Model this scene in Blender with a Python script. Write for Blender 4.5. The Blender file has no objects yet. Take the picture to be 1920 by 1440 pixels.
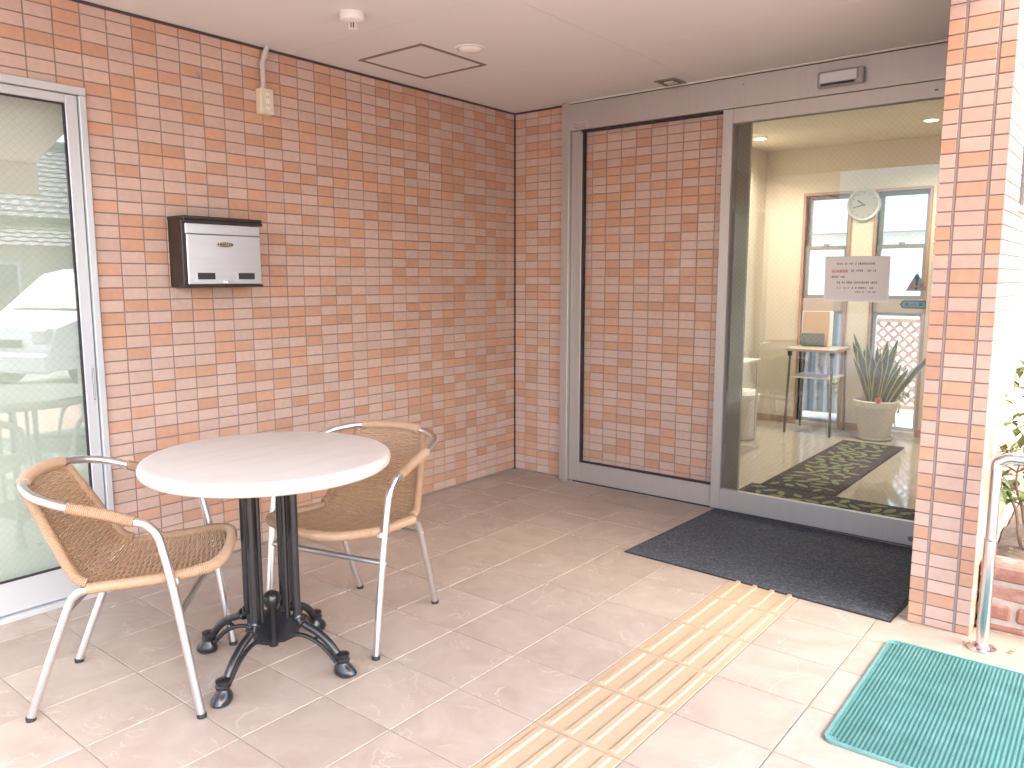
import bpy, bmesh, math, random
from mathutils import Vector, Matrix
random.seed(7)
R = math.radians
S = bpy.context.scene
COL = S.collection

# ------------------------------------------------------------------ camera, sky, sun, exposure
cam_d = bpy.data.cameras.new('camera'); cam = bpy.data.objects.new('camera', cam_d); COL.objects.link(cam)
CAM = Vector((3.2946, -4.1420, 1.2998)); YAW, PITCH, FPX = R(-38.697), R(-7.663), 1474.14
cam.location = CAM
cam.rotation_euler = (R(90) + PITCH, 0, -YAW)
cam_d.sensor_fit = 'HORIZONTAL'; cam_d.sensor_width = 36.0; cam_d.lens = 36.0 * FPX / 1920.0
cam_d.clip_start = 0.05; cam_d.clip_end = 600
S.camera = cam

SUN_AZ, SUN_EL = R(99), R(46)          # from +Y towards +X
sun_dir = Vector((math.cos(SUN_EL) * math.sin(SUN_AZ), math.cos(SUN_EL) * math.cos(SUN_AZ), math.sin(SUN_EL)))
W = bpy.data.worlds.new('World'); S.world = W; W.use_nodes = True
wn = W.node_tree; wn.nodes.clear()
sky = wn.nodes.new('ShaderNodeTexSky'); sky.sky_type = 'NISHITA'; sky.sun_disc = False
sky.sun_elevation = SUN_EL; sky.sun_rotation = SUN_AZ; sky.air_density = 1.0; sky.dust_density = 3.5; sky.ozone_density = 1.0
bg = wn.nodes.new('ShaderNodeBackground'); bg.inputs[1].default_value = 0.15
wo = wn.nodes.new('ShaderNodeOutputWorld')
wn.links.new(sky.outputs[0], bg.inputs[0]); wn.links.new(bg.outputs[0], wo.inputs[0])
sl = bpy.data.lights.new('sun', 'SUN'); sl.energy = 0.5; sl.angle = R(45); sl.color = (1.0, 0.985, 0.965)
so = bpy.data.objects.new('sun', sl); COL.objects.link(so); so.location = (8, 4, 12)
so.rotation_euler = sun_dir.to_track_quat('Z', 'Y').to_euler()
S.view_settings.view_transform = 'Standard'; S.view_settings.look = 'None'
S.view_settings.gamma = 1.0; S.view_settings.use_curve_mapping = False
S.view_settings.exposure = 3.05
S.cycles.use_denoising = True
S.cycles.max_bounces = 12; S.cycles.diffuse_bounces = 7; S.cycles.glossy_bounces = 6; S.cycles.transmission_bounces = 8
S.cycles.transparent_max_bounces = 16; S.cycles.caustics_reflective = False; S.cycles.caustics_refractive = False
S.cycles.sample_clamp_indirect = 8.0

# ------------------------------------------------------------------ materials
MATS = {}
def nd(t, kind, **kw):
    n = t.nodes.new(kind)
    for k, v in kw.items(): setattr(n, k, v)
    return n
def M(name, col, rough=.5, metal=0., var=0., vs=8., bump=0., bs=60., rand=0., coat=0., spec=.5, stretch=None, dark=None, dscale=3., damt=.5, aniso=0.):
    """principled material; var = slow colour mottling, rand = piece to piece variation, dark = second colour in blotches"""
    if name in MATS: return MATS[name]
    m = bpy.data.materials.new(name); m.use_nodes = True; t = m.node_tree; t.nodes.clear()
    out = nd(t, 'ShaderNodeOutputMaterial'); p = nd(t, 'ShaderNodeBsdfPrincipled')
    t.links.new(p.outputs[0], out.inputs[0])
    p.inputs['Roughness'].default_value = rough; p.inputs['Metallic'].default_value = metal
    p.inputs['Specular IOR Level'].default_value = spec; p.inputs['Coat Weight'].default_value = coat
    p.inputs['Base Color'].default_value = (*col, 1)
    geo = nd(t, 'ShaderNodeNewGeometry'); pos = geo.outputs['Position']
    rnd = None
    if rand:
        oi = nd(t, 'ShaderNodeObjectInfo'); a = nd(t, 'ShaderNodeMath', operation='ADD'); f = nd(t, 'ShaderNodeMath', operation='FRACT')
        t.links.new(oi.outputs['Random'], a.inputs[0]); t.links.new(geo.outputs['Random Per Island'], a.inputs[1]); t.links.new(a.outputs[0], f.inputs[0])
        rnd = f.outputs[0]
    cur = None
    if stretch:
        vm = nd(t, 'ShaderNodeVectorMath', operation='MULTIPLY'); vm.inputs[1].default_value = stretch
        t.links.new(pos, vm.inputs[0]); pos = vm.outputs[0]
    if var or rand:
        hsv = nd(t, 'ShaderNodeHueSaturation'); hsv.inputs['Color'].default_value = (*col, 1)
        val = None
        if var:
            n = nd(t, 'ShaderNodeTexNoise'); n.inputs['Scale'].default_value = vs; n.inputs['Detail'].default_value = 6
            t.links.new(pos, n.inputs['Vector'])
            mr = nd(t, 'ShaderNodeMapRange'); mr.inputs[1].default_value = .25; mr.inputs[2].default_value = .75; mr.inputs[3].default_value = 1 - var; mr.inputs[4].default_value = 1 + var
            t.links.new(n.outputs['Fac'], mr.inputs[0]); val = mr.outputs[0]
        if rnd is not None:
            mr2 = nd(t, 'ShaderNodeMapRange'); mr2.inputs[3].default_value = 1 - rand; mr2.inputs[4].default_value = 1 + rand
            t.links.new(rnd, mr2.inputs[0])
            if val is None: val = mr2.outputs[0]
            else:
                mm = nd(t, 'ShaderNodeMath', operation='MULTIPLY'); t.links.new(val, mm.inputs[0]); t.links.new(mr2.outputs[0], mm.inputs[1]); val = mm.outputs[0]
        t.links.new(val, hsv.inputs['Value']); cur = hsv.outputs[0]
    if dark:
        n = nd(t, 'ShaderNodeTexNoise'); n.inputs['Scale'].default_value = dscale; n.inputs['Detail'].default_value = 8; n.inputs['Roughness'].default_value = .65
        t.links.new(pos, n.inputs['Vector'])
        mr = nd(t, 'ShaderNodeMapRange'); mr.inputs[1].default_value = .48; mr.inputs[2].default_value = .66; mr.inputs[3].default_value = 0; mr.inputs[4].default_value = damt
        t.links.new(n.outputs['Fac'], mr.inputs[0])
        mx = nd(t, 'ShaderNodeMix', data_type='RGBA'); mx.inputs[6].default_value = (*col, 1); mx.inputs[7].default_value = (*dark, 1)
        if cur is not None: t.links.new(cur, mx.inputs[6])
        t.links.new(mr.outputs[0], mx.inputs[0]); cur = mx.outputs[2]
    if cur is not None: t.links.new(cur, p.inputs['Base Color'])
    if bump:
        n = nd(t, 'ShaderNodeTexNoise'); n.inputs['Scale'].default_value = bs; n.inputs['Detail'].default_value = 5
        t.links.new(pos, n.inputs['Vector'])
        b = nd(t, 'ShaderNodeBump'); b.inputs['Strength'].default_value = min(1, bump * 1.0); b.inputs['Distance'].default_value = .002
        t.links.new(n.outputs['Fac'], b.inputs['Height']); t.links.new(b.outputs[0], p.inputs['Normal'])
    MATS[name] = m; return m

def stone_floor():
    m = bpy.data.materials.new('beige_stone_tile'); m.use_nodes = True; t = m.node_tree; p = t.nodes['Principled BSDF']; L = t.links.new
    geo = nd(t, 'ShaderNodeNewGeometry'); oi = nd(t, 'ShaderNodeObjectInfo')
    off = nd(t, 'ShaderNodeVectorMath', operation='SCALE'); off.inputs[0].default_value = (37, 91, 53); L(oi.outputs['Random'], off.inputs['Scale'])
    ad = nd(t, 'ShaderNodeVectorMath', operation='ADD'); L(geo.outputs['Position'], ad.inputs[0]); L(off.outputs[0], ad.inputs[1])
    v = ad.outputs[0]
    n1 = nd(t, 'ShaderNodeTexNoise'); n1.inputs['Scale'].default_value = 5; n1.inputs['Detail'].default_value = 8; n1.inputs['Roughness'].default_value = .6; n1.inputs['Distortion'].default_value = .8; L(v, n1.inputs['Vector'])
    r1 = nd(t, 'ShaderNodeValToRGB'); r1.color_ramp.elements[0].position = .25; r1.color_ramp.elements[0].color = (.36, .284, .226, 1); r1.color_ramp.elements[1].position = .72; r1.color_ramp.elements[1].color = (.46, .385, .32, 1)
    L(n1.outputs['Fac'], r1.inputs[0])
    n2 = nd(t, 'ShaderNodeTexNoise'); n2.inputs['Scale'].default_value = 4.5; n2.inputs['Detail'].default_value = 4; n2.inputs['Distortion'].default_value = 1.6; L(v, n2.inputs['Vector'])
    s = nd(t, 'ShaderNodeMath', operation='SUBTRACT'); s.inputs[1].default_value = .5; L(n2.outputs['Fac'], s.inputs[0])
    ab = nd(t, 'ShaderNodeMath', operation='ABSOLUTE'); L(s.outputs[0], ab.inputs[0])
    n3 = nd(t, 'ShaderNodeTexNoise'); n3.inputs['Scale'].default_value = 7; L(v, n3.inputs['Vector'])
    mr = nd(t, 'ShaderNodeMapRange'); mr.inputs[1].default_value = 0; mr.inputs[2].default_value = .014; mr.inputs[3].default_value = .7; mr.inputs[4].default_value = 0; L(ab.outputs[0], mr.inputs[0])
    mr3 = nd(t, 'ShaderNodeMapRange'); mr3.inputs[1].default_value = .47; mr3.inputs[2].default_value = .60; L(n3.outputs['Fac'], mr3.inputs[0])
    mu = nd(t, 'ShaderNodeMath', operation='MULTIPLY'); L(mr.outputs[0], mu.inputs[0]); L(mr3.outputs[0], mu.inputs[1])
    mx = nd(t, 'ShaderNodeMix', data_type='RGBA'); mx.inputs[7].default_value = (.56, .50, .44, 1); L(r1.outputs[0], mx.inputs[6]); L(mu.outputs[0], mx.inputs[0])
    # a few brown stains
    n4 = nd(t, 'ShaderNodeTexNoise'); n4.inputs['Scale'].default_value = 9; n4.inputs['Detail'].default_value = 3; L(v, n4.inputs['Vector'])
    mr4 = nd(t, 'ShaderNodeMapRange'); mr4.inputs[1].default_value = .70; mr4.inputs[2].default_value = .80; mr4.inputs[4].default_value = .45; L(n4.outputs['Fac'], mr4.inputs[0])
    mx2 = nd(t, 'ShaderNodeMix', data_type='RGBA'); mx2.inputs[7].default_value = (.36, .25, .17, 1); L(mx.outputs[2], mx2.inputs[6]); L(mr4.outputs[0], mx2.inputs[0])
    hsv = nd(t, 'ShaderNodeHueSaturation'); L(mx2.outputs[2], hsv.inputs['Color'])
    mrr = nd(t, 'ShaderNodeMapRange'); mrr.inputs[3].default_value = .94; mrr.inputs[4].default_value = 1.05; L(oi.outputs['Random'], mrr.inputs[0]); L(mrr.outputs[0], hsv.inputs['Value'])
    L(hsv.outputs[0], p.inputs['Base Color']); p.inputs['Roughness'].default_value = .5; p.inputs['Specular IOR Level'].default_value = .4
    b = nd(t, 'ShaderNodeBump'); b.inputs['Strength'].default_value = .35; b.inputs['Distance'].default_value = .004; L(n1.outputs['Fac'], b.inputs['Height']); L(b.outputs[0], p.inputs['Normal'])
    return m

def thin_glass(name, wire=True, tint=(.96, .985, .97), axis='xz', refl=1.0):
    """a thin pane: clear transmission plus mirror reflection by Fresnel, with the diagonal safety wire cast into it"""
    m = bpy.data.materials.new(name); m.use_nodes = True; t = m.node_tree; t.nodes.clear(); L = t.links.new
    out = nd(t, 'ShaderNodeOutputMaterial'); tr = nd(t, 'ShaderNodeBsdfTransparent'); tr.inputs[0].default_value = (*tint, 1)
    gl = nd(t, 'ShaderNodeBsdfGlossy'); gl.inputs['Roughness'].default_value = .004
    lwt = nd(t, 'ShaderNodeLayerWeight'); lwt.inputs[0].default_value = .5
    pw = nd(t, 'ShaderNodeMath', operation='POWER'); pw.inputs[1].default_value = 5; L(lwt.outputs['Facing'], pw.inputs[0])
    k = nd(t, 'ShaderNodeMath', operation='MULTIPLY_ADD'); k.inputs[1].default_value = .96; k.inputs[2].default_value = .043 * refl; L(pw.outputs[0], k.inputs[0])
    mn = nd(t, 'ShaderNodeMath', operation='MINIMUM'); mn.inputs[1].default_value = 1; L(k.outputs[0], mn.inputs[0])
    mx = nd(t, 'ShaderNodeMixShader'); L(mn.outputs[0], mx.inputs[0]); L(tr.outputs[0], mx.inputs[1]); L(gl.outputs[0], mx.inputs[2])
    last = mx.outputs[0]
    if wire:
        geo = nd(t, 'ShaderNodeNewGeometry'); sp = nd(t, 'ShaderNodeSeparateXYZ'); L(geo.outputs['Position'], sp.inputs[0])
        u = sp.outputs['X' if axis == 'xz' else 'Y']; z = sp.outputs['Z']
        masks = []
        for op in ('ADD', 'SUBTRACT'):
            a = nd(t, 'ShaderNodeMath', operation=op); L(z, a.inputs[0]); L(u, a.inputs[1])
            d = nd(t, 'ShaderNodeMath', operation='DIVIDE'); d.inputs[1].default_value = .030; L(a.outputs[0], d.inputs[0])
            f = nd(t, 'ShaderNodeMath', operation='FRACT'); L(d.outputs[0], f.inputs[0])
            c = nd(t, 'ShaderNodeMath', operation='LESS_THAN'); c.inputs[1].default_value = .012; L(f.outputs[0], c.inputs[0]); masks.append(c.outputs[0])
        mm = nd(t, 'ShaderNodeMath', operation='MAXIMUM'); L(masks[0], mm.inputs[0]); L(masks[1], mm.inputs[1])
        df = nd(t, 'ShaderNodeBsdfDiffuse'); df.inputs[0].default_value = (.34, .33, .32, 1)
        m2 = nd(t, 'ShaderNodeMixShader'); L(mm.outputs[0], m2.inputs[0]); L(last, m2.inputs[1]); L(df.outputs[0], m2.inputs[2]); last = m2.outputs[0]
    L(last, out.inputs[0]); return m

PALE = M('pale_pink_tile', (.525, .375, .308), .55, var=.06, vs=40, bump=.25, bs=160, rand=.06)
ORAN = M('orange_tile', (.51, .298, .20), .55, var=.06, vs=40, bump=.25, bs=160, rand=.09)
GROUT = M('grey_grout', (.26, .21, .195), .9, var=.15, vs=30)
JOINT = M('mauve_sealant', (.30, .235, .225), .6, var=.1, vs=25)
FLOORM = stone_floor()
FGROUT = M('floor_grout', (.33, .28, .24), .9, var=.2, vs=20)
TACT = M('cream_tactile', (.47, .355, .235), .55, var=.05, vs=25, bump=.2, bs=150, rand=.03, dark=(.45, .31, .18), dscale=9, damt=.22)
CEIL = M('painted_ceiling', (.70, .69, .675), .8, var=.025, vs=2)
SEAM = M('dark_seam', (.42, .33, .30), .9)
BRONZE = M('dark_bronze', (.075, .045, .042), .5, var=.1, vs=30)
HATCHB = M('hatch_bronze', (.26, .19, .165), .45, metal=.3)
ALU = M('grey_aluminium', (.47, .44, .415), .42, metal=.55, var=.03, vs=20, stretch=(3, 3, .4))
ALUW = M('silver_aluminium', (.55, .57, .58), .4, metal=.35, var=.03, vs=10, dark=(.55, .55, .56), dscale=5, damt=.2)
STEEL = M('polished_steel', (.78, .78, .80), .2, metal=1, var=.03, vs=20)
CHROME = M('brushed_tube', (.80, .80, .82), .28, metal=1, var=.04, vs=60)
BLACKI = M('black_cast_iron', (.012, .013, .015), .28, var=.2, vs=30, bump=.15, bs=90, coat=.2)
RUBBER = M('black_rubber', (.02, .02, .021), .7)
GASKET = M('dark_gasket', (.025, .02, .025), .6)
RATTAN = M('tan_wicker', (.43, .285, .175), .5, var=.08, vs=45, rand=.07)
RATTD = M('tan_wicker_wrap', (.40, .262, .162), .45, var=.08, vs=45)
SEATRIB = M('wicker_rib', (.40, .26, .16), .6)
def tabletop_mat():
    m = M('pale_table_laminate', (.70, .665, .605), .35, var=.02, vs=5, stretch=(14, 2, 1), dark=(.57, .51, .43), dscale=2.2, damt=.3); return m
TOPM = tabletop_mat()
DKMAT = M('charcoal_mat', (.048, .055, .066), .95, var=.5, vs=75, bump=1, bs=200, dark=(.13, .145, .165), dscale=85, damt=.9)
GRMAT = M('green_rubber_mat', (.070, .20, .18), .6, var=.14, vs=5, dark=(.12, .27, .25), dscale=7, damt=.5)
BLACK = M('black_plastic', (.015, .015, .016), .4)
CREAMP = M('cream_plastic', (.66, .58, .43), .45)
WHITEP = M('white_plastic', (.72, .68, .64), .45)
MAILB = M('brown_mailbox_paint', (.028, .017, .015), .4, var=.15, vs=30)
MAILS = M('satin_stainless', (.72, .735, .75), .34, metal=.75, var=.03, vs=6, stretch=(1, 1, 12))
BRASS = M('worn_brass', (.48, .40, .26), .35, metal=.9, var=.2, vs=200)
BRASSL = M('bright_brass', (.80, .74, .58), .3, metal=.9)
DKGLASS = M('dark_window_film', (.05, .055, .05), .15)
PAPER = M('white_paper', (.68, .655, .62), .8)
PAPERB = M('paper_edge', (.72, .75, .77), .7)
INKB = M('black_ink', (.10, .09, .09), .8); INKR = M('red_ink', (.55, .10, .08), .8); TEAL = M('teal_print', (.03, .17, .21), .5); TEALL = M('pale_teal_print', (.25, .42, .44), .5)
PINK = M('pink_print', (.70, .28, .22), .6)
CREAMW = M('cream_wallpaper', (.62, .555, .46), .85, var=.03, vs=60, bump=.1, bs=300)
CREAMC = M('cream_ceiling_paper', (.60, .55, .455), .85)
IFLOOR = M('pale_wood_floor', (.52, .465, .39), .10, var=.08, vs=6, stretch=(14, 1, 1), coat=.4)
WOODT = M('reddish_wood_trim', (.36, .20, .13), .5, var=.15, vs=10, stretch=(6, 6, 1))
BASEB = M('brown_baseboard', (.36, .225, .14), .5, var=.1, vs=12)
WALU = M('window_grey_sash', (.26, .27, .28), .45, metal=.4)
RUG = M('brown_rug', (.055, .038, .034), .95, var=.25, vs=90, bump=.6, bs=300)
RUGL = M('rug_leaf_green', (.20, .235, .125), .95, var=.25, vs=60)
POT = M('cream_pot', (.64, .60, .53), .55, var=.04, vs=15)
SOIL = M('dark_soil', (.06, .042, .03), .95, var=.4, vs=60, bump=1, bs=80)
PSOIL = M('planter_soil', (.13, .10, .07), .95, var=.4, vs=40, bump=1, bs=60)
LEAFD = M('snake_leaf_green', (.035, .065, .03), .4, var=.35, vs=40, stretch=(1, 1, 5))
LEAFY = M('snake_leaf_margin', (.50, .46, .13), .4)
LEAFG = M('shrub_leaf', (.11, .17, .04), .5, var=.3, vs=20, rand=.35)
LEAFB = M('dry_leaf', (.34, .25, .13), .8, rand=.4)
BARK = M('grey_bark', (.22, .155, .105), .85, var=.3, vs=40, bump=.6, bs=80)
BRICK = M('weathered_brick', (.26, .13, .095), .85, var=.18, vs=18, bump=.8, bs=45, rand=.16, dark=(.50, .40, .35), dscale=11, damt=.55)
MORTAR = M('grey_mortar', (.40, .375, .33), .95, var=.2, vs=25, bump=1, bs=60, dark=(.22, .24, .16), dscale=8, damt=.4)
PINKP = M('pink_paving', (.50, .30, .23), .7, var=.07, vs=6, bump=.3, bs=80)
ASPH = M('grey_asphalt', (.16, .16, .16), .9, var=.15, vs=2, bump=.5, bs=50)
CONC = M('pale_concrete', (.44, .425, .40), .85, var=.08, vs=1.2, bump=.3, bs=40)
WHITEW = M('white_siding', (.74, .73, .70), .8, var=.03, vs=3)
ROOFT = M('grey_roof_tile', (.22, .23, .245), .5, var=.12, vs=2, rand=.12)
CARP = M('white_car_paint', (.80, .80, .80), .25, coat=.6)
CARG = M('car_glass', (.03, .04, .045), .06)
TYRE = M('tyre_rubber', (.02, .02, .02), .8)
FENCEW = M('pinkish_wood', (.42, .25, .19), .7, var=.15, vs=10)
CORR = M('grey_corrugated', (.20, .21, .225), .5, var=.1, vs=6)
BLIND = M('pale_green_blind', (.62, .655, .575), .8, var=.015, vs=4)
BOARD = M('brown_board', (.42, .29, .20), .7)
TEALBOX = M('dark_teal_card', (.035, .085, .095), .5)
BODYW = M('roof_soffit', (.60, .52, .46), .85)
GLASSX = thin_glass('wired_door_glass', True, axis='xz')
GLASSF = thin_glass('clear_fixed_glass', False, tint=(.995, .99, .985), refl=.4)
GLASSY = thin_glass('wired_window_glass', True, axis='yz', refl=2.3)
GLASSC = thin_glass('clear_glass', False)
def emis(name, col, st):
    m = bpy.data.materials.new(name); m.use_nodes = True; t = m.node_tree; t.nodes.clear()
    e = nd(t, 'ShaderNodeEmission'); e.inputs[0].default_value = (*col, 1); e.inputs[1].default_value = st
    o = nd(t, 'ShaderNodeOutputMaterial'); t.links.new(e.outputs[0], o.inputs[0]); return m
LAMP = emis('lit_lamp', (1, .80, .52), 6.0)

# ------------------------------------------------------------------ geometry helpers
class MB:
    def __init__(s): s.v = []; s.f = []; s.m = []; s.sm = []
    def add(s, vs, fs, mi=0, smooth=False):
        b = len(s.v); s.v += [tuple(v) for v in vs]
        for f in fs: s.f.append(tuple(b + i for i in f)); s.m.append(mi); s.sm.append(smooth)
        return s
    def box(s, x0, x1, y0, y1, z0, z1, mi=0):
        return s.add([(x0, y0, z0), (x1, y0, z0), (x1, y1, z0), (x0, y1, z0), (x0, y0, z1), (x1, y0, z1), (x1, y1, z1), (x0, y1, z1)],
                     [(0, 3, 2, 1), (4, 5, 6, 7), (0, 1, 5, 4), (1, 2, 6, 5), (2, 3, 7, 6), (3, 0, 4, 7)], mi)
    def cbox(s, x0, x1, y0, y1, z0, z1, c=.003, mi=0):
        """box with all edges chamfered"""
        c = min(c, (x1 - x0) * .45, (y1 - y0) * .45, (z1 - z0) * .45)
        b = len(s.v); idx = {}
        X, Y, Z = (x0, x1), (y0, y1), (z0, z1)
        for i in (0, 1):
            for j in (0, 1):
                for k in (0, 1):
                    sx, sy, sz = (1, -1)[i], (1, -1)[j], (1, -1)[k]
                    for a in range(3):
                        idx[(i, j, k, a)] = len(s.v)
                        s.v.append((X[i] + (0 if a == 0 else sx * c), Y[j] + (0 if a == 1 else sy * c), Z[k] + (0 if a == 2 else sz * c)))
        def F(l): s.f.append(tuple(l)); s.m.append(mi); s.sm.append(False)
        for i in (0, 1):
            q = [idx[(i, 0, 0, 0)], idx[(i, 1, 0, 0)], idx[(i, 1, 1, 0)], idx[(i, 0, 1, 0)]]; F(q if i else q[::-1])
            q = [idx[(0, i, 0, 1)], idx[(1, i, 0, 1)], idx[(1, i, 1, 1)], idx[(0, i, 1, 1)]]; F(q[::-1] if i else q)
            q = [idx[(0, 0, i, 2)], idx[(1, 0, i, 2)], idx[(1, 1, i, 2)], idx[(0, 1, i, 2)]]; F(q if i else q[::-1])
        for i in (0, 1):
            for j in (0, 1):
                F([idx[(i, j, 0, 0)], idx[(i, j, 1, 0)], idx[(i, j, 1, 1)], idx[(i, j, 0, 1)]])
                F([idx[(i, 0, j, 0)], idx[(i, 1, j, 0)], idx[(i, 1, j, 2)], idx[(i, 0, j, 2)]])
                F([idx[(0, i, j, 1)], idx[(1, i, j, 1)], idx[(1, i, j, 2)], idx[(0, i, j, 2)]])
        for i in (0, 1):
            for j in (0, 1):
                for k in (0, 1): F([idx[(i, j, k, 0)], idx[(i, j, k, 1)], idx[(i, j, k, 2)]])
        return s
    def tube(s, pts, r, n=10, mi=0, cap=True, smooth=True, flat=1.0):
        """sweep a circle along pts; r is a number or a list"""
        pts = [Vector(p) for p in pts]; N = len(pts)
        rs = r if isinstance(r, (list, tuple)) else [r] * N
        T = []
        for i in range(N):
            d = (pts[min(i + 1, N - 1)] - pts[max(i - 1, 0)])
            T.append(d.normalized() if d.length > 1e-9 else Vector((0, 0, 1)))
        up = Vector((0, 0, 1)) if abs(T[0].z) < .9 else Vector((1, 0, 0))
        u = T[0].cross(up).normalized()
        b = len(s.v)
        for i in range(N):
            u = (u - T[i] * u.dot(T[i])); u = u.normalized() if u.length > 1e-9 else T[i].orthogonal().normalized()
            w = T[i].cross(u)
            for k in range(n):
                a = 2 * math.pi * k / n
                s.v.append(tuple(pts[i] + (u * math.cos(a) + w * math.sin(a) * flat) * rs[i]))
        for i in range(N - 1):
            for k in range(n):
                k2 = (k + 1) % n
                s.f.append((b + i * n + k, b + i * n + k2, b + (i + 1) * n + k2, b + (i + 1) * n + k)); s.m.append(mi); s.sm.append(smooth)
        if cap:
            s.f.append(tuple(b + k for k in range(n))[::-1]); s.m.append(mi); s.sm.append(False)
            s.f.append(tuple(b + (N - 1) * n + k for k in range(n))); s.m.append(mi); s.sm.append(False)
        return s
    def lathe(s, prof, cx=0, cy=0, n=32, mi=0, smooth=True, cap=True):
        """profile (r,z) from bottom to top round the vertical through (cx,cy)"""
        b = len(s.v); N = len(prof)
        for (r, z) in prof:
            for k in range(n):
                a = 2 * math.pi * k / n; s.v.append((cx + r * math.cos(a), cy + r * math.sin(a), z))
        for i in range(N - 1):
            for k in range(n):
                k2 = (k + 1) % n
                s.f.append((b + i * n + k, b + i * n + k2, b + (i + 1) * n + k2, b + (i + 1) * n + k)); s.m.append(mi); s.sm.append(smooth)
        if cap:
            if prof[0][0] > 1e-6: s.f.append(tuple(b + k for k in range(n))[::-1]); s.m.append(mi); s.sm.append(False)
            if prof[-1][0] > 1e-6: s.f.append(tuple(b + (N - 1) * n + k for k in range(n))); s.m.append(mi); s.sm.append(False)
        return s
    def prism(s, poly, z0, z1, mi=0, ax='z'):
        """extrude a 2-D polygon; ax z: (x,y) up; ax y: (x,z) along y; ax x: (y,z) along x"""
        n = len(poly)
        P = {'z': lambda p, h: (p[0], p[1], h), 'y': lambda p, h: (p[0], h, p[1]), 'x': lambda p, h: (h, p[0], p[1])}[ax]
        vs = [P(p, z0) for p in poly] + [P(p, z1) for p in poly]
        fs = [tuple(range(n))[::-1], tuple(range(n, 2 * n))] + [(i, (i + 1) % n, n + (i + 1) % n, n + i) for i in range(n)]
        return s.add(vs, fs, mi)
    def xf(s, mat, start=0):
        for i in range(start, len(s.v)): s.v[i] = tuple(mat @ Vector(s.v[i]))
        return s
    def mesh(s, name, mats, fix=True, sharp=35):
        me = bpy.data.meshes.new(name); me.from_pydata(s.v, [], s.f)
        for m in (mats if isinstance(mats, (list, tuple)) else [mats]): me.materials.append(m)
        me.polygons.foreach_set('material_index', s.m); me.polygons.foreach_set('use_smooth', s.sm)
        if fix:
            bm = bmesh.new(); bm.from_mesh(me); bmesh.ops.recalc_face_normals(bm, faces=bm.faces); bm.to_mesh(me); bm.free()
        if any(s.sm): me.set_sharp_from_angle(angle=R(sharp))
        me.update(); return me
def link(name, me, parent=None, loc=None, rotz=0):
    o = bpy.data.objects.new(name, me); COL.objects.link(o)
    if parent is not None: o.parent = parent
    if loc is not None: o.location = loc
    if rotz: o.rotation_euler = (0, 0, rotz)
    return o
def obj(name, mb, mats, parent=None, loc=None, rotz=0, **kw):
    return link(name, mb.mesh(name, mats, **kw), parent, loc, rotz)
def tag(o, label=None, cat=None, group=None, kind=None):
    if label: o['label'] = label
    if cat: o['category'] = cat
    if group: o['group'] = group
    if kind: o['kind'] = kind
    return o
def thing(name, label, cat, loc=(0, 0, 0), rotz=0, group=None):
    o = bpy.data.objects.new(name, None); COL.objects.link(o); o.location = loc; o.rotation_euler = (0, 0, rotz); o.empty_display_size = .1
    return tag(o, label, cat, group)
def spline(P, n=8, closed=False):
    """Catmull-Rom through the points"""
    P = [Vector(p) for p in P]; out = []
    N = len(P)
    for i in range(N - 1):
        a, b, c, d = P[max(i - 1, 0)], P[i], P[i + 1], P[min(i + 2, N - 1)]
        for k in range(n):
            t = k / n
            out.append(.5 * ((2 * b) + (c - a) * t + (2 * a - 5 * b + 4 * c - d) * t * t + (3 * b - a - 3 * c + d) * t ** 3))
    out.append(P[-1]); return out
def resample(P, step):
    P = [Vector(p) for p in P]; L = [0]
    for i in range(1, len(P)): L.append(L[-1] + (P[i] - P[i - 1]).length)
    n = max(2, int(round(L[-1] / step))); out = []; j = 0
    for k in range(n + 1):
        d = L[-1] * k / n
        while j < len(P) - 2 and L[j + 1] < d: j += 1
        t = (d - L[j]) / max(L[j + 1] - L[j], 1e-9); out.append(P[j].lerp(P[j + 1], min(max(t, 0), 1)))
    return out
def copy_tree(o, parent=None):
    c = o.copy(); COL.objects.link(c); c.parent = parent
    for ch in list(o.children): copy_tree(ch, c)
    return c
def text_mesh(txt, size, mat, name, depth=.0004):
    cu = bpy.data.curves.new(name, 'FONT'); cu.body = txt; cu.size = size; cu.align_x = 'CENTER'; cu.align_y = 'CENTER'; cu.extrude = depth; cu.resolution_u = 3
    o = bpy.data.objects.new(name, cu); COL.objects.link(o)
    me = bpy.data.meshes.new_from_object(o.evaluated_get(bpy.context.evaluated_depsgraph_get()))
    bpy.data.objects.remove(o); bpy.data.curves.remove(cu)
    me.materials.clear(); me.materials.append(mat); me.name = name; return me
fwd = Vector((math.cos(PITCH) * math.sin(YAW), math.cos(PITCH) * math.cos(YAW), math.sin(PITCH)))
rgt = Vector((math.cos(YAW), -math.sin(YAW), 0)); upv = rgt.cross(fwd)
def pix(p):
    d = Vector(p) - CAM; w = d.dot(fwd)
    if w < .1: return None
    return (960 + FPX * d.dot(rgt) / w, 720 - FPX * d.dot(upv) / w)
def shown_area(c, nrm, a):
    """apparent size of a small flat piece: only used to choose which pieces become objects of their own"""
    q = pix(c)
    if q is None or not (-40 < q[0] < 1960 and -40 < q[1] < 1480): return 0
    d = CAM - Vector(c); return a * max(0, d.normalized().dot(Vector(nrm))) / d.length_squared

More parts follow.
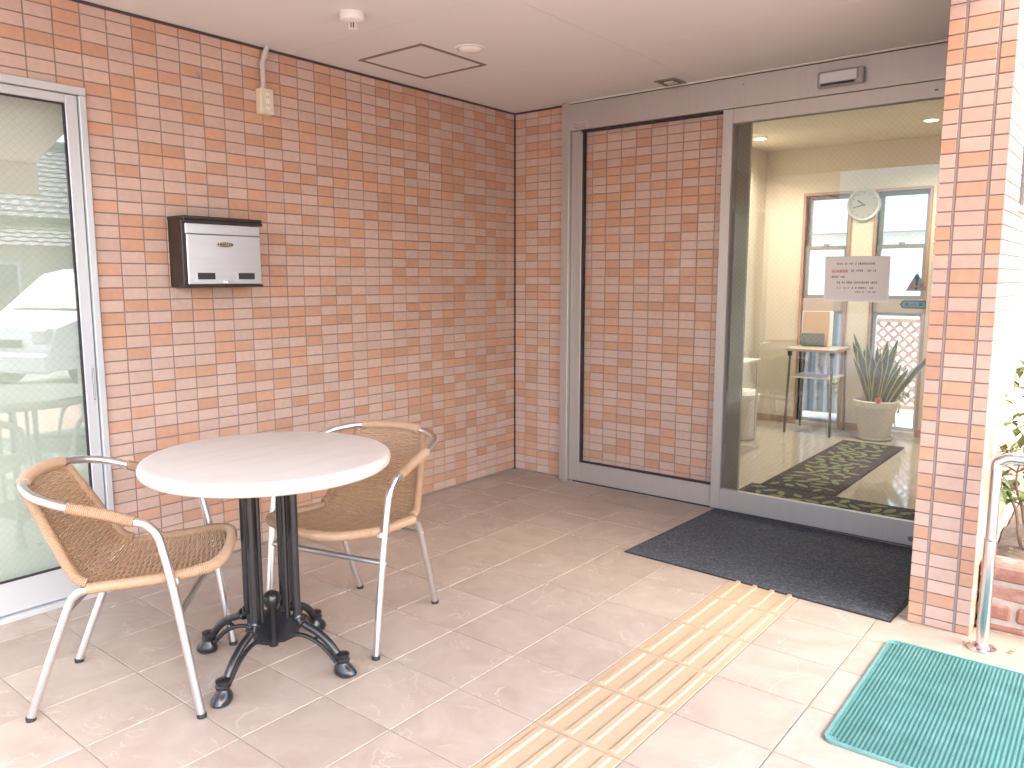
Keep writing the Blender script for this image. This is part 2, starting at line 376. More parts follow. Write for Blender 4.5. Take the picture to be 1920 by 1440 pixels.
# ------------------------------------------------------------------ ground and porch floor
H = 2.36
g = MB(); g.add([(-150, -150, -.16), (150, -150, -.16), (150, 150, -.16), (-150, 150, -.16)], [(0, 1, 2, 3)])
tag(obj('ground', g, ASPH), kind='structure')
g = MB(); g.box(2.889, 5.6, -7, -.3, -.15, -.004); tag(obj('pavement', g, PINKP), 'smooth pink paving beside the tiled porch floor', kind='structure')
g = MB(); g.box(5.6, 40, -30, 30, -.155, -.10); g.box(-12, 5.6, -30, -7, -.155, -.10); g.box(2.9, 5.6, -.3, 12, -.155, -.06); g.box(-8, 2.9, 3.13, 12, -.155, -.06)
tag(obj('driveway', g, CONC), kind='structure')
fl = MB(); fl.box(-.0, 2.889, -7, .0, -.15, -.004)
floor = tag(obj('porch_floor', fl, FGROUT), 'beige stone tiled porch floor', kind='structure')
XJ = [0.0] + [0.1808 + .3012 * k for k in range(9)] + [2.889]
YJ = [.0, -.0335] + [-.33 - .2965 * k for k in range(15)]
def floor_tile_mesh(w, d, mat=FLOORM, nm='floor_tile'):
    g = MB(); c = .0015; w2, d2 = w / 2, d / 2
    g.add([(-w2, -d2, -.0035), (w2, -d2, -.0035), (w2, d2, -.0035), (-w2, d2, -.0035), (-w2 + c, -d2 + c, 0), (w2 - c, -d2 + c, 0), (w2 - c, d2 - c, 0), (-w2 + c, d2 - c, 0)],
          [(4, 5, 6, 7), (0, 1, 5, 4), (1, 2, 6, 5), (2, 3, 7, 6), (3, 0, 4, 7)])
    return g.mesh(nm, mat, fix=False)
cache = {}
def tact_mesh(w, d):
    return floor_tile_mesh(w, d, TACT, 'tactile_tile')
barm = None
for i in range(len(XJ) - 1):
    for j in range(len(YJ) - 1):
        x0, x1, y1, y0 = XJ[i], XJ[i + 1], YJ[j], YJ[j + 1]
        w, d = x1 - x0 - .0045, y1 - y0 - .0045
        if w < .01 or d < .01: continue
        cx, cy = (x0 + x1) / 2, (y0 + y1) / 2
        tact = abs(x0 - 1.988) < .01 and cy < -.95
        key = (round(w, 3), round(d, 3), tact)
        if key not in cache: cache[key] = tact_mesh(w, d) if tact else floor_tile_mesh(w, d)
        o = link('tactile_tile' if tact else 'floor_tile', cache[key], floor, (cx, cy, random.uniform(-.0004, .0004)))
        if tact:
            if barm is None:
                b = MB(); hw, hl, hh = .0125, .136, .0052
                for a in [0]:
                    b.add([(-hw, -hl, 0), (hw, -hl, 0), (hw, hl, 0), (-hw, hl, 0), (-hw + .0045, -hl + .007, hh), (hw - .0045, -hl + .007, hh), (hw - .0045, hl - .007, hh), (-hw + .0045, hl - .007, hh)],
                          [(4, 5, 6, 7), (0, 1, 5, 4), (1, 2, 6, 5), (2, 3, 7, 6), (3, 0, 4, 7)])
                barm = b.mesh('bar', TACT, fix=False)
            for k in range(4): link('bar', barm, o, (-.1115 + .0745 * k, 0, 0))

# ------------------------------------------------------------------ tiled walls
tcache = {}
def tile_mesh(w, h, pal):
    k = (round(w, 4), round(h, 4), pal)
    if k not in tcache:
        g = MB(); tile_geo(g, 0, 0, w, h); tcache[k] = g.mesh('tile', PALE if pal else ORAN, fix=False)
    return tcache[k]
def tile_geo(g, cx, cz, w, h, mi=0, t=.004, c=.0016):
    w2, h2 = w / 2, h / 2
    g.add([(cx - w2, 0, cz - h2), (cx + w2, 0, cz - h2), (cx + w2, 0, cz + h2), (cx - w2, 0, cz + h2),
           (cx - w2, -t + c, cz - h2), (cx + w2, -t + c, cz - h2), (cx + w2, -t + c, cz + h2), (cx - w2, -t + c, cz + h2),
           (cx - w2 + c, -t, cz - h2 + c), (cx + w2 - c, -t, cz - h2 + c), (cx + w2 - c, -t, cz + h2 - c), (cx - w2 + c, -t, cz + h2 - c)],
          [(8, 9, 10, 11), (4, 5, 9, 8), (5, 6, 10, 9), (6, 7, 11, 10), (7, 4, 8, 11), (0, 1, 5, 4), (1, 2, 6, 5), (2, 3, 7, 6), (3, 0, 4, 7)], mi)
def tile_wall(root, org, rotz, ujoints, zjoints, holes, nrm, limit=300, jw=.0042, orange=.40, gaps=None):
    """tiles on a wall whose face starts at org; u runs along the rotated x axis, each tile pushed out along the wall normal"""
    rot = Matrix.Rotation(rotz, 4, 'Z'); pieces = []
    for i in range(len(ujoints) - 1):
        for j in range(len(zjoints) - 1):
            u0, u1, z0, z1 = ujoints[i], ujoints[i + 1], zjoints[j], zjoints[j + 1]
            ga, gb = (jw / 2, jw / 2) if gaps is None else gaps[i]
            a, b, c, d = u0 + ga, u1 - gb, z0 + jw / 2, z1 - jw / 2
            for (hu0, hu1, hz0, hz1) in holes:     # trim at openings
                if a < hu1 and b > hu0 and c < hz1 and d > hz0:
                    if hu0 <= a and hu1 >= b and hz0 <= c and hz1 >= d: a = b; break
                    if hu0 <= a and hu1 < b and hz0 <= c + .02: a = hu1 if (hz1 - c > .02 and d - hz0 > .02) else a
                    elif hu1 >= b and hu0 > a: b = hu0 if (hz1 - c > .02 and d - hz0 > .02) else b
                    if hu0 <= a and hu1 >= b:
                        if hz1 < d: c = max(c, hz1)
                        else: d = min(d, hz0)
            if b - a < .008 or d - c < .008: continue
            pal = random.random() > orange
            ctr = Vector(org) + rot @ Vector(((a + b) / 2, -.004, (c + d) / 2))
            pieces.append((shown_area(ctr, nrm, (b - a) * (d - c)), a, b, c, d, pal))
    pieces.sort(key=lambda p: -p[0])
    rest = MB()
    for n, (s, a, b, c, d, pal) in enumerate(pieces):
        if n < limit and s > 0:
            o = link('tile', tile_mesh(b - a, d - c, pal), root, Vector(org) + rot @ Vector(((a + b) / 2, random.uniform(-.0004, .0004), (c + d) / 2)), rotz)
        else: tile_geo(rest, (a + b) / 2, (c + d) / 2, b - a, d - c, 0 if pal else 1)
    if rest.v:
        o = obj('smaller_tiles', rest, [PALE, ORAN], root, org, rotz, fix=False); o['kind'] = 'stuff'
ZJ = [0.0] + [.01 + .05 * k for k in range(48)]
ZJ = [z for z in ZJ if z <= H + 1e-6]
# long left wall, face x = 0, running towards the viewer; the window opening is cut into it
WIN = (-4.55, -2.700, 0.0, 2.030)
lw = thing('tiled_wall', 'long wall of pink and orange tiles carrying the mailbox', 'wall', (0, 0, 0))
g = MB(); g.box(-.2, -.0005, -2.700, .2, -.1, 2.75); g.box(-.2, -.0005, -4.55, -2.7, 2.03, 2.75); g.box(-.2, -.0005, -7, -4.55, -.1, 2.75)
obj('grout_bed', g, GROUT, lw)
uj = sorted([-(.0963 + .1 * c) for c in range(-1, 70)]); uj = [u for u in uj if u < -.001] + [-.005]
tile_wall(lw, (0, 0, 0), R(90), uj, ZJ, [(WIN[0], WIN[1], -1, WIN[3])], (1, 0, 0))
g = MB(); g.box(.0, .0075, -7, -.012, H - .013, H - .001); obj('top_trim', g, BRONZE, lw)
g = MB(); g.box(-.0, .006, -.0115, -.0, 0, H - .001); obj('corner_sealant', g, GASKET, lw)
# back wall, face y = 0, the part beside the door and the recessed part behind the fixed pane
bw = thing('tiled_wall', 'wall of pink and orange tiles beside and behind the fixed door pane', 'wall', (0, 0, 0))
g = MB(); g.box(0, .44, .0005, .2, -.1, 2.75); g.box(.44, 1.505, .0305, .2, -.1, 2.75)
obj('grout_bed', g, GROUT, bw)
tile_wall(bw, (0, 0, 0), 0, [.008] + [.0923 + .1 * k for k in range(4)] + [.44], ZJ, [(.412, 1, -1, 3)], (0, -1, 0), limit=150)
tile_wall(bw, (0, .03, 0), 0, [.445, .487] + [.588 + .1008 * k for k in range(9)] + [1.49], ZJ, [], (0, -1, 0), limit=150)
g = MB(); g.box(.0075, .412, -.0075, 0, H - .013, H - .001); obj('top_trim', g, BRONZE, bw)
g = MB(); g.box(1.505, 1.512, .03, .225, 0, 2.36); obj('end_return', g, M('dark_return', (.17, .15, .13), .6), bw)
# side wall whose end is the pillar
sw = thing('tiled_wall', 'tiled pillar end and outer side wall standing beside the brick planter', 'wall', (2.69, -.96, 0))
g = MB(); g.box(.0005, .1995, .0005, .70 - .34, -.1, 3.0); g.box(.0005, .1995, .36, 1.5, -.1, 1.57); g.box(.0005, .1995, .36, 1.5, 2.05, 3.0); g.box(.0005, .1995, 1.5, 4.09, -.1, 3.0)
obj('grout_bed', g, GROUT, sw)
ZP = [0.0] + [.032 + .05 * k for k in range(60) if .032 + .05 * k < 2.9]
tile_wall(sw, (0, 0, 0), 0, [0.0, .050, .152, .2], ZP, [], (0, -1, 0), limit=150, gaps=[(-.004, .005), (.005, .005), (.005, -.004)])
tile_wall(sw, (.2, 0, 0), R(90), [0.0] + [.1 + .1 * k for k in range(41)], ZP, [(.36, 1.5, 1.57, 2.05)], (1, 0, 0), limit=150)
g = MB(); g.box(.0465, .0535, -.0028, .0005, 0, 2.95); obj('sealant_strip', g, JOINT, sw)
g = MB(); g.box(.1485, .1555, -.0028, .0005, 0, 2.95); obj('sealant_strip', g, JOINT, sw)
sv = thing('side_window', 'white framed window set in the bright outer side wall', 'window', (2.89, -.6, 1.57))
g = MB(); g.box(-.10, -.06, 0, 1.14, 0, .04); g.box(-.10, -.06, 0, 1.14, .44, .48); g.box(-.10, -.06, 0, .04, .04, .44); g.box(-.10, -.06, 1.10, 1.14, .04, .44); g.box(-.11, .015, -.0, 1.14, -.02, 0)
obj('frame', g, ALUW, sv)
g = MB(); g.box(-.085, -.08, .04, 1.10, .04, .44); obj('pane', g, GLASSC, sv)
g = MB(); g.box(-.125, -.12, .0, 1.14, .0, .48); obj('screen', g, WHITEP, sv)

# ------------------------------------------------------------------ ceiling
def clip(poly, a, b, c):
    out = []                                # keep a*x+b*y<=c
    for i in range(len(poly)):
        p, q = poly[i], poly[(i + 1) % len(poly)]; dp, dq = a * p[0] + b * p[1] - c, a * q[0] + b * q[1] - c
        if dp <= 0: out.append(p)
        if (dp <= 0) != (dq <= 0): t = dp / (dp - dq); out.append((p[0] + (q[0] - p[0]) * t, p[1] + (q[1] - p[1]) * t))
    return out
YEND = -4.3  # ceiling's unseen front end, placed by how much daylight it lets in
backing = MB()
reg = [[(0, YEND), (2.689, YEND), (2.689, 0), (0, 0)], [(2.689, YEND), (2.891, YEND), (2.891, -.962), (2.689, -.962)]]
ob = clip([(2.891, YEND), (5.0, YEND), (5.0, 0), (2.891, 0)], -.2612, 1, -1.56 - .2612 * 2.89)
reg.append(ob)
for q in reg: backing.prism(q, H + .0125, H + .35)  # unseen slab above the boards, added to block light from above
cl = tag(obj('ceiling', backing, SEAM), 'painted porch ceiling of large boards', kind='structure')
cols = [(0, 1.3135), (1.3135, 2.689), (2.689, 2.891), (2.891, 3.95), (3.95, 5.0)]; rows = [(0, -.804), (-.804, -1.735), (-1.735, -2.65), (-2.65, -3.56), (-3.56, YEND)]
HATCH = (.188, .624, -1.470, -1.010)
for ci, (x0, x1) in enumerate(cols):
    for (y1, y0) in rows:
        e = .0011
        poly = [(x0 + e, y0 + e), (x1 - e * (ci not in (1, 2)), y0 + e), (x1 - e * (ci not in (1, 2)), y1 - e), (x0 + e, y1 - e)]
        if ci == 2: poly = clip(poly, 0, 1, -.962)
        if ci >= 3: poly = clip(poly, -.2612, 1, -1.56 - .2612 * 2.89)
        if len(poly) < 3: continue
        g = MB()
        if ci == 0 and abs(y1 + .804) < .01:   # board with the hatch opening
            hx0, hx1, hy0, hy1 = HATCH; a, b, c, d = poly[0][0], poly[1][0], poly[0][1], poly[2][1]
            for r_ in ((a, hx0, c, d), (hx1, b, c, d), (hx0, hx1, c, hy0), (hx0, hx1, hy1, d)): g.box(r_[0], r_[1], r_[2], r_[3], H, H + .012)
        else: g.prism(poly, H, H + .012)
        obj('ceiling_board', g, CEIL, cl)
g = MB(); g.box(4.86, 5.0, YEND, -1.03, 2.08, H - .001); obj('edge_beam', g, BODYW, cl)
rf = MB()
rf.box(-.2, 2.889, 0.0, 3.3, 2.72, 3.1); tag(obj('roof', rf, BODYW), 'unseen flat roof slab added over the entrance hall for its shade', 'roof')  # out of view, added so the hall is shaded from above
# hatch
ht = thing('ceiling_hatch', 'square access hatch with dark bronze frame in porch ceiling', 'hatch', ((HATCH[0] + HATCH[1]) / 2, (HATCH[2] + HATCH[3]) / 2, H))
w2, d2, fw = (HATCH[1] - HATCH[0]) / 2, (HATCH[3] - HATCH[2]) / 2, .017
g = MB()
for (a, b, c, d) in ((-w2, w2, -d2, -d2 + fw), (-w2, w2, d2 - fw, d2), (-w2, -w2 + fw, -d2 + fw, d2 - fw), (w2 - fw, w2, -d2 + fw, d2 - fw)): g.box(a, b, c, d, -.004, .010)
obj('frame', g, HATCHB, ht)
g = MB(); g.box(-w2 + fw + .001, w2 - fw - .001, -d2 + fw + .001, d2 - fw - .001, -.001, .010); obj('lid', g, CEIL, ht)
g = MB(); g.lathe([(.006, -.0055), (.006, -.001)], .0, -d2 + .008, 12); obj('latch', g, HATCHB, ht)
# smoke detector
sd = thing('smoke_detector', 'round white smoke detector under the porch ceiling', 'detector', (.70, -1.935, H))
g = MB(); g.lathe([(.050, 0), (.052, -.006), (.051, -.022), (.046, -.030), (.030, -.036), (.022, -.038)][::-1], n=36); obj('body', g, WHITEP, sd)
g = MB(); g.lathe([(.012, -.066), (.0185, -.064), (.0185, -.060), (.006, -.058)], n=20); obj('cap', g, WHITEP, sd)
for k in range(8):
    a = k * math.pi / 4; g = MB(); g.box(-.0018, .0018, .0125, .017, -.061, -.036); o = obj('cage_rib', g, WHITEP, sd); o.rotation_euler = (0, 0, a)
g = MB(); g.lathe([(.0075, -.060), (.0075, -.036)], n=12); obj('sensor_core', g, M('dark_core', (.12, .09, .08), .6), sd)
# unlit downlight
dl = thing('downlight', 'unlit round recessed downlight in the porch ceiling', 'lamp', (.742, -1.268, H))
g = MB(); g.lathe([(.075, 0), (.0745, -.004), (.066, -.0065), (.058, -.004), (.057, .004)][::-1], n=40, cap=False); obj('trim_ring', g, WHITEP, dl)
g = MB(); g.lathe([(.057, -.002), (.050, -.009), (.030, -.0135), (.002, -.015)][::-1], n=40, cap=False); obj('diffuser', g, M('cream_diffuser', (.86, .83, .77), .3), dl)
# ceiling sensor by the door
cs = thing('ceiling_sensor', 'small square grey sensor plate in the ceiling above the door', 'sensor', (1.18, -.118, H))
g = MB()
for (a, b, c, d) in ((-.062, .062, -.075, -.060), (-.062, .062, .060, .075), (-.062, -.047, -.060, .060), (.047, .062, -.060, .060)): g.box(a, b, c, d, -.005, 0)
obj('bezel', g, M('grey_bezel', (.22, .19, .165), .4, metal=.3), cs)
g = MB(); g.box(-.047, .047, -.060, .060, -.001, .0005); obj('recess', g, M('dark_recess', (.10, .085, .075), .5), cs)
g = MB(); g.cbox(-.030, .030, -.030, .030, -.010, -.001, .004); obj('lens', g, CREAMP, cs)

# ------------------------------------------------------------------ left sliding window
wn_ = thing('sliding_window', 'tall silver framed sliding window of wired glass in the long tiled wall', 'window', (0, -2.70, 0))
Y0 = -1.85      # far end in local y
g = MB(); g.cbox(-.09, .022, Y0, 0, 2.0, 2.03, .002); obj('head_frame', g, ALUW, wn_)
g = MB(); g.cbox(-.09, .020, -.026, 0, .0, 1.999, .002); obj('jamb', g, ALUW, wn_)
g = MB(); g.cbox(-.09, .020, Y0, Y0 + .026, .0, 1.999, .002); obj('jamb', g, ALUW, wn_)
g = MB(); g.cbox(-.09, .030, Y0 + .027, -.027, .0, .022, .002); obj('sill_track', g, ALUW, wn_)
sash = obj('sash', MB().cbox(-.030, .008, -.073, -.029, .025, 1.998, .0025).cbox(-.030, .008, -.93, -.886, .025, 1.998, .0025).cbox(-.030, .0075, -.885, -.074, 1.965, 1.998, .002).cbox(-.030, .0075, -.885, -.074, .025, .150, .0025), ALUW, wn_)
g = MB()
for (a, b, c, d) in ((-.885, -.074, 1.959, 1.9645), (-.885, -.074, .1505, .156), (-.0785, -.074, .156, 1.959), (-.885, -.8805, .156, 1.959)): g.box(-.012, .003, a, b, c, d)
obj('gasket', g, GASKET, sash)
g = MB(); g.box(-.008, -.002, -.8805, -.0785, .156, 1.959); obj('pane', g, GLASSY, sash)
h = obj('handle', MB().box(.0081, .0096, -.0485, -.0355, .795, .955), M('handle_grey', (.52, .53, .54), .4, metal=.4), sash)
g = MB(); g.box(.0096, .0103, -.0455, -.0385, .812, .939); obj('finger_pull', g, M('handle_dark', (.14, .13, .14), .5), h)
g = MB(); g.box(.0103, .0112, -.0440, -.0405, .815, .936); obj('pull_lip', g, ALUW, h)
s2 = obj('sash', MB().cbox(-.075, -.037, -.98, -.936, .025, 1.998, .0025).cbox(-.075, -.037, Y0 + .03, Y0 + .074, .025, 1.998, .0025).box(-.075, -.037, Y0 + .075, -.981, 1.965, 1.998).box(-.075, -.037, Y0 + .075, -.981, .025, .150), ALUW, wn_)
g = MB(); g.box(-.058, -.052, Y0 + .075, -.981, .15, 1.965); obj('pane', g, GLASSY, s2)
g = MB(); g.box(-.130, -.126, -4.54, -2.705, .02, 2.02); rb = tag(obj('roller_blind', g, BLIND), 'pale green blind drawn behind the wired glass window', 'blind')
g = MB(); g.box(-.30, -.19, -4.7, -2.6, -.1, 2.4); tag(obj('closet_wall', g, CREAMW), 'plain wall closing the room behind the drawn blind', 'wall')

# ------------------------------------------------------------------ automatic door
ad = thing('automatic_door', 'grey aluminium automatic sliding door with fixed pane and header', 'door', (.408, -.05, 0))
def A(x0, x1, y0, y1, z0, z1, c=.002): return MB().cbox(x0 - .408, x1 - .408, y0 + .05, y1 + .05, z0, z1, c)
obj('jamb', A(.408, .464, -.050, .028, 0, 2.359), ALU, ad)
hd = obj('header', A(.4645, 2.689, -.048, .020, 2.190, 2.345), ALU, ad)
obj('top_strip', A(.4645, 2.689, -.053, .020, 2.350, 2.359), M('light_strip', (.60, .55, .51), .5), ad)
obj('shadow_gap', A(.4645, 2.689, -.040, .020, 2.3452, 2.3498, .0005), GASKET, ad)
fs = obj('fixed_sash', A(.4645, .540, -.020, .022, .005, 2.189).cbox(.5405 - .408, 1.500 - .408, .030, .072, .005, .128, .002), ALU, ad)
g = A(.540, .549, -.012, .018, .128, 2.175, .001); g.cbox(.549 - .408, 1.49 - .408, .038, .068, .128, .136, .001); g.cbox(.540 - .408, 1.49 - .408, .020, .066, 2.179, 2.1895, .001); obj('gasket', g, GASKET, fs)
obj('pane', A(.549, 1.498, .002, .008, .134, 2.170, .0005), GLASSF, fs)
lf = obj('door_leaf', A(1.456, 1.512, -.046, -.012, .008, 2.187).cbox(1.5125 - .408, 2.686 - .408, .004, .038, 2.112, 2.187, .002).cbox(1.5125 - .408, 2.686 - .408, .004, .038, .008, .125, .002), ALU, ad)
g = A(1.512, 1.517, -.036, -.020, .125, 2.112, .001); g.box(1.517 - .408, 2.686 - .408, .014, .030, 2.107, 2.112); obj('gasket', g, M('grey_gasket', (.2, .19, .18), .5), lf)
obj('pane', A(1.517, 2.686, -.031, -.025, .125, 2.107, .0005), GLASSX, lf)
obj('floor_guide', A(.50, 2.689, -.030, .02, .0, .006, .0005), GASKET, ad)
k = MB(); k.lathe([(.0125, 0), (.0125, .003), (.008, .0045), (.002, .0045)], n=20); k.xf(Matrix.Translation((2.500 - .408, .0038, .043)) @ Matrix.Rotation(R(90), 4, 'X')); obj('kick_switch', k, M('switch_grey', (.16, .15, .15), .4), lf)
sn = obj('motion_sensor', A(1.952, 2.168, -.078, -.0485, 2.220, 2.296, .006), M('sensor_housing', (.34, .31, .30), .4, metal=.4), ad)
obj('sensor_cover', A(1.966, 2.142, -.090, -.0785, 2.236, 2.288, .005), M('sensor_face', (.60, .60, .62), .3, metal=.3), sn)
obj('sensor_slot', A(1.974, 2.128, -.0905, -.0785, 2.2265, 2.2355, .0005), BLACK, sn)
st = obj('maker_label', A(.484, .602, -.0494, -.0481, 2.194, 2.238, .0002), M('label_film', (.52, .45, .43), .6), hd)
g = MB()
for (a, b, z) in ((.492, .512, 2.230), (.494, .590, 2.222), (.492, .585, 2.214), (.492, .595, 2.206), (.505, .590, 2.199)):
    x = a
    while x < b:
        w = random.uniform(.004, .012); g.box(x - .408, min(x + w, b) - .408, -.0001, .0006, z - .0016, z + .0016); x += w + .002
obj('small_print', g, M('brown_ink', (.16, .11, .10), .8), st)
obj('model_plate', A(2.470, 2.486, -.0475, -.0461, 2.142, 2.149, .0002), M('plate_blue', (.10, .10, .14), .4), lf)
for z in (2.30,): obj('screw', A(1.560, 1.566, -.0495, -.0479, z, z + .006, .001), GASKET, hd)
# paper and stickers on the door glass
def flat(name, label, cat, poly, y0, y1, mat, loc): 
    o = thing(name, label, cat, loc); obj('sheet', MB().prism(poly, y0, y1, ax='y'), mat, o); return o
nt = thing('paper_notice', 'white landscape paper notice with printed lines taped on the door glass', 'notice', (2.172, -.0312, 1.187))
obj('sheet', MB().prism([(-.149, .0), (.157, -.004), (.154, .218), (-.151, .222)], -.0006, 0, ax='y'), PAPERB, nt)
obj('printed_sheet', MB().prism([(-.141, .009), (.149, .006), (.1525, .216), (-.1440, .220)], -.0011, -.0007, ax='y'), PAPER, nt)
def scribble(x0, x1, z, h, mat, nm, par, dens=.8, y=-.0013):
    g = MB(); x = x0
    while x < x1:
        w = random.uniform(.003, .0075)
        if random.random() < dens:
            for q in range(3): g.box(x, x + w * .9, y, y + .0002, z - h / 2 + q * h / 3, z - h / 2 + q * h / 3 + h * random.uniform(.08, .22))
            g.box(x + w * random.uniform(.2, .6), x + w * random.uniform(.65, .9), y, y + .00025, z - h / 2, z + h / 2)
        x += w + .0015
    o = obj(nm, g, mat, par); o['kind'] = 'stuff'; return o
scribble(-.10, -.02, .184, .009, INKB, 'print_line', nt, .45); scribble(-.005, .085, .184, .011, INKB, 'print_line', nt, .95)
scribble(-.115, -.035, .148, .014, INKR, 'red_print_line', nt, 1); scribble(-.03, .10, .150, .010, INKB, 'print_line', nt, .6)
scribble(-.115, -.045, .120, .010, INKB, 'print_line', nt, .7); scribble(-.095, .095, .092, .011, INKB, 'print_line', nt, .8)
scribble(-.085, .085, .066, .009, INKB, 'print_line', nt, .6); scribble(.0, .10, .046, .007, INKB, 'print_line', nt, .6)
ws = thing('warning_sticker', 'triangular teal and red caution sticker on the door glass', 'sticker', (2.447, -.0312, 1.240))
obj('sheet', MB().prism([(-.047, 0), (.047, 0), (.004, .083), (-.004, .083)], -.0004, 0, ax='y'), M('sticker_film', (.36, .34, .33), .5), ws)
obj('exclamation_mark', MB().prism([(-.0045, .024), (.0045, .024), (.0085, .064), (.004, .073), (-.004, .073), (-.0085, .064)], -.0009, -.0005, ax='y').prism([(.0065 * math.cos(a * .785), .012 + .0065 * math.sin(a * .785)) for a in range(8)], -.0009, -.0005, ax='y'), TEAL, ws)
for ch, x in (('注', -.022), ('意', .022)):
    o = link('red_letter', text_mesh(ch, .020, INKR, 'red_letter'), ws, (x, -.0009, .022)); o.rotation_euler = (R(90), 0, 0)
ar = thing('arrow_sticker', 'teal arrow sticker marking the automatic door on the glass', 'sticker', (2.436, -.0312, 1.176))
obj('border', MB().prism([(-.057, 0), (-.042, .019), (.057, .019), (.057, -.019), (-.042, -.019)], -.0004, 0, ax='y'), TEAL, ar)
obj('field', MB().prism([(-.050, 0), (-.039, .0145), (.052, .0145), (.052, -.0145), (-.039, -.0145)], -.0008, -.0005, ax='y'), TEALL, ar)
for ch, x, sz in (('自', -.026, .017), ('動', .036, .017), ('AUTO', .005, .009)):
    o = link('letter', text_mesh(ch, sz, INKB, 'letter'), ar, (x, -.0012, 0)); o.rotation_euler = (R(90), 0, 0)
rs = thing('round_sticker', 'small round pink sticker on the door glass', 'sticker', (2.311, -.0312, .701))
obj('sheet', MB().prism([(.017 * math.cos(a * math.pi / 12), .017 * math.sin(a * math.pi / 12)) for a in range(24)], -.0004, 0, ax='y'), M('pale_pink_film', (.66, .38, .30), .5), rs)
obj('print', MB().prism([(.0105 * math.cos(a * math.pi / 12), .0105 * math.sin(a * math.pi / 12)) for a in range(24)], -.0008, -.0005, ax='y'), M('coral_print', (.62, .17, .10), .5), rs)

# ------------------------------------------------------------------ mailbox, outlet, bracket on the long wall
mb_ = thing('mailbox', 'brown wall mailbox with stainless front and oval badge', 'mailbox', (.004, -2.205, 1.262))
def B(x0, x1, y0, y1, z0, z1, c=.003): return MB().cbox(x0, x1, y0, y1, z0, z1, c)
obj('body', B(0, .112, -.187, .183, 0, .296, .003), MAILB, mb_)
obj('hood', B(0, .134, -.189, .189, .283, .299, .003).cbox(.124, .136, -.189, .191, .270, .2825, .002), MAILB, mb_)
obj('base_lip', B(.1125, .130, -.187, .187, 0, .009, .002), MAILB, mb_)
fl_ = obj('flap', B(.1125, .1215, -.174, .181, .226, .2695, .002), MAILS, mb_)
dr = obj('front_door', B(.1125, .1205, -.170, .185, .011, .2235, .003), MAILS, mb_)
for y in (-.088, .107):
    wv = obj('name_window', B(.1206, .1216, y - .046, y + .046, .029, .065, .0004), MAILS, dr)
    obj('window_film', B(.1217, .1222, y - .041, y + .041, .033, .061, .0002), DKGLASS, wv)
lk = MB(); lk.lathe([(.009, 0), (.009, .008), (.007, .010), (.001, .010)], n=16); lk.xf(Matrix.Translation((.1205, .004, .021)) @ Matrix.Rotation(R(90), 4, 'Y')); obj('lock', lk, CHROME, dr)
obj('lock_tab', B(.1305, .137, .001, .019, .016, .026, .001), CHROME, dr)
def ell(a, b, n=28): return [(a * math.cos(2 * math.pi * i / n), b * math.sin(2 * math.pi * i / n)) for i in range(n)]
bd = obj('badge', MB().prism([(p[0] + .007, p[1] + .183) for p in ell(.044, .0135)], .1206, .1228, ax='x'), BRASSL, dr)
obj('badge_field', MB().prism([(p[0] + .007, p[1] + .183) for p in ell(.039, .0105)], .1229, .1232, ax='x'), M('badge_dark', (.13, .11, .085), .4, metal=.5), bd)
o = link('badge_letters', text_mesh('COSEt', .0215, BRASSL, 'badge_letters'), bd, (.1236, .006, .1825)); o.rotation_euler = (R(90), 0, R(90))
ox = thing('outlet_box', 'cream surface outlet box with conduit up to the ceiling', 'outlet', (.004, -1.899, 2.053))
obj('box', B(0, .040, -.034, .034, 0, .116, .004), CREAMP, ox)
fp = obj('cover_plate', B(.0402, .046, -.033, .033, .002, .114, .003), CREAMP, ox)
obj('insert', B(.0462, .0475, -.011, .011, .020, .096, .001), M('white_insert', (.74, .71, .64), .4), fp)
for z in (.040, .076):
    for y in (-.005, .005): obj('socket_slot', MB().box(.0476, .0480, y - .0012, y + .0012, z - .0055, z + .0055), INKB, fp)
g = MB(); g.tube(spline([(.020, -.003, .115), (.020, -.003, .20), (.0205, -.002, .235), (.028, .006, .27), (.036, .016, .3055)], 6), .0115, 12); obj('conduit', g, M('conduit_paint', (.52, .47, .41), .5), ox)
g = MB(); g.tube([(.020, -.003, .205), (.020, -.003, .235)], .0145, 12); obj('coupling', g, M('conduit_paint', (.52, .47, .41), .5), ox)
g = MB(); g.tube([(.020, -.003, .117), (.020, -.003, .13)], .0150, 12); obj('coupling', g, M('conduit_paint', (.52, .47, .41), .5), ox)
br = thing('wall_clip', 'tiny grey metal clip screwed to the long tiled wall', 'clip', (.004, -2.210, 2.160))
obj('plate', B(0, .003, -.011, .011, 0, .028, .001), M('clip_grey', (.38, .33, .31), .5, metal=.4), br)
obj('hook', B(.0031, .011, -.004, .004, .001, .010, .001), M('clip_grey', (.38, .33, .31), .5, metal=.4), br)

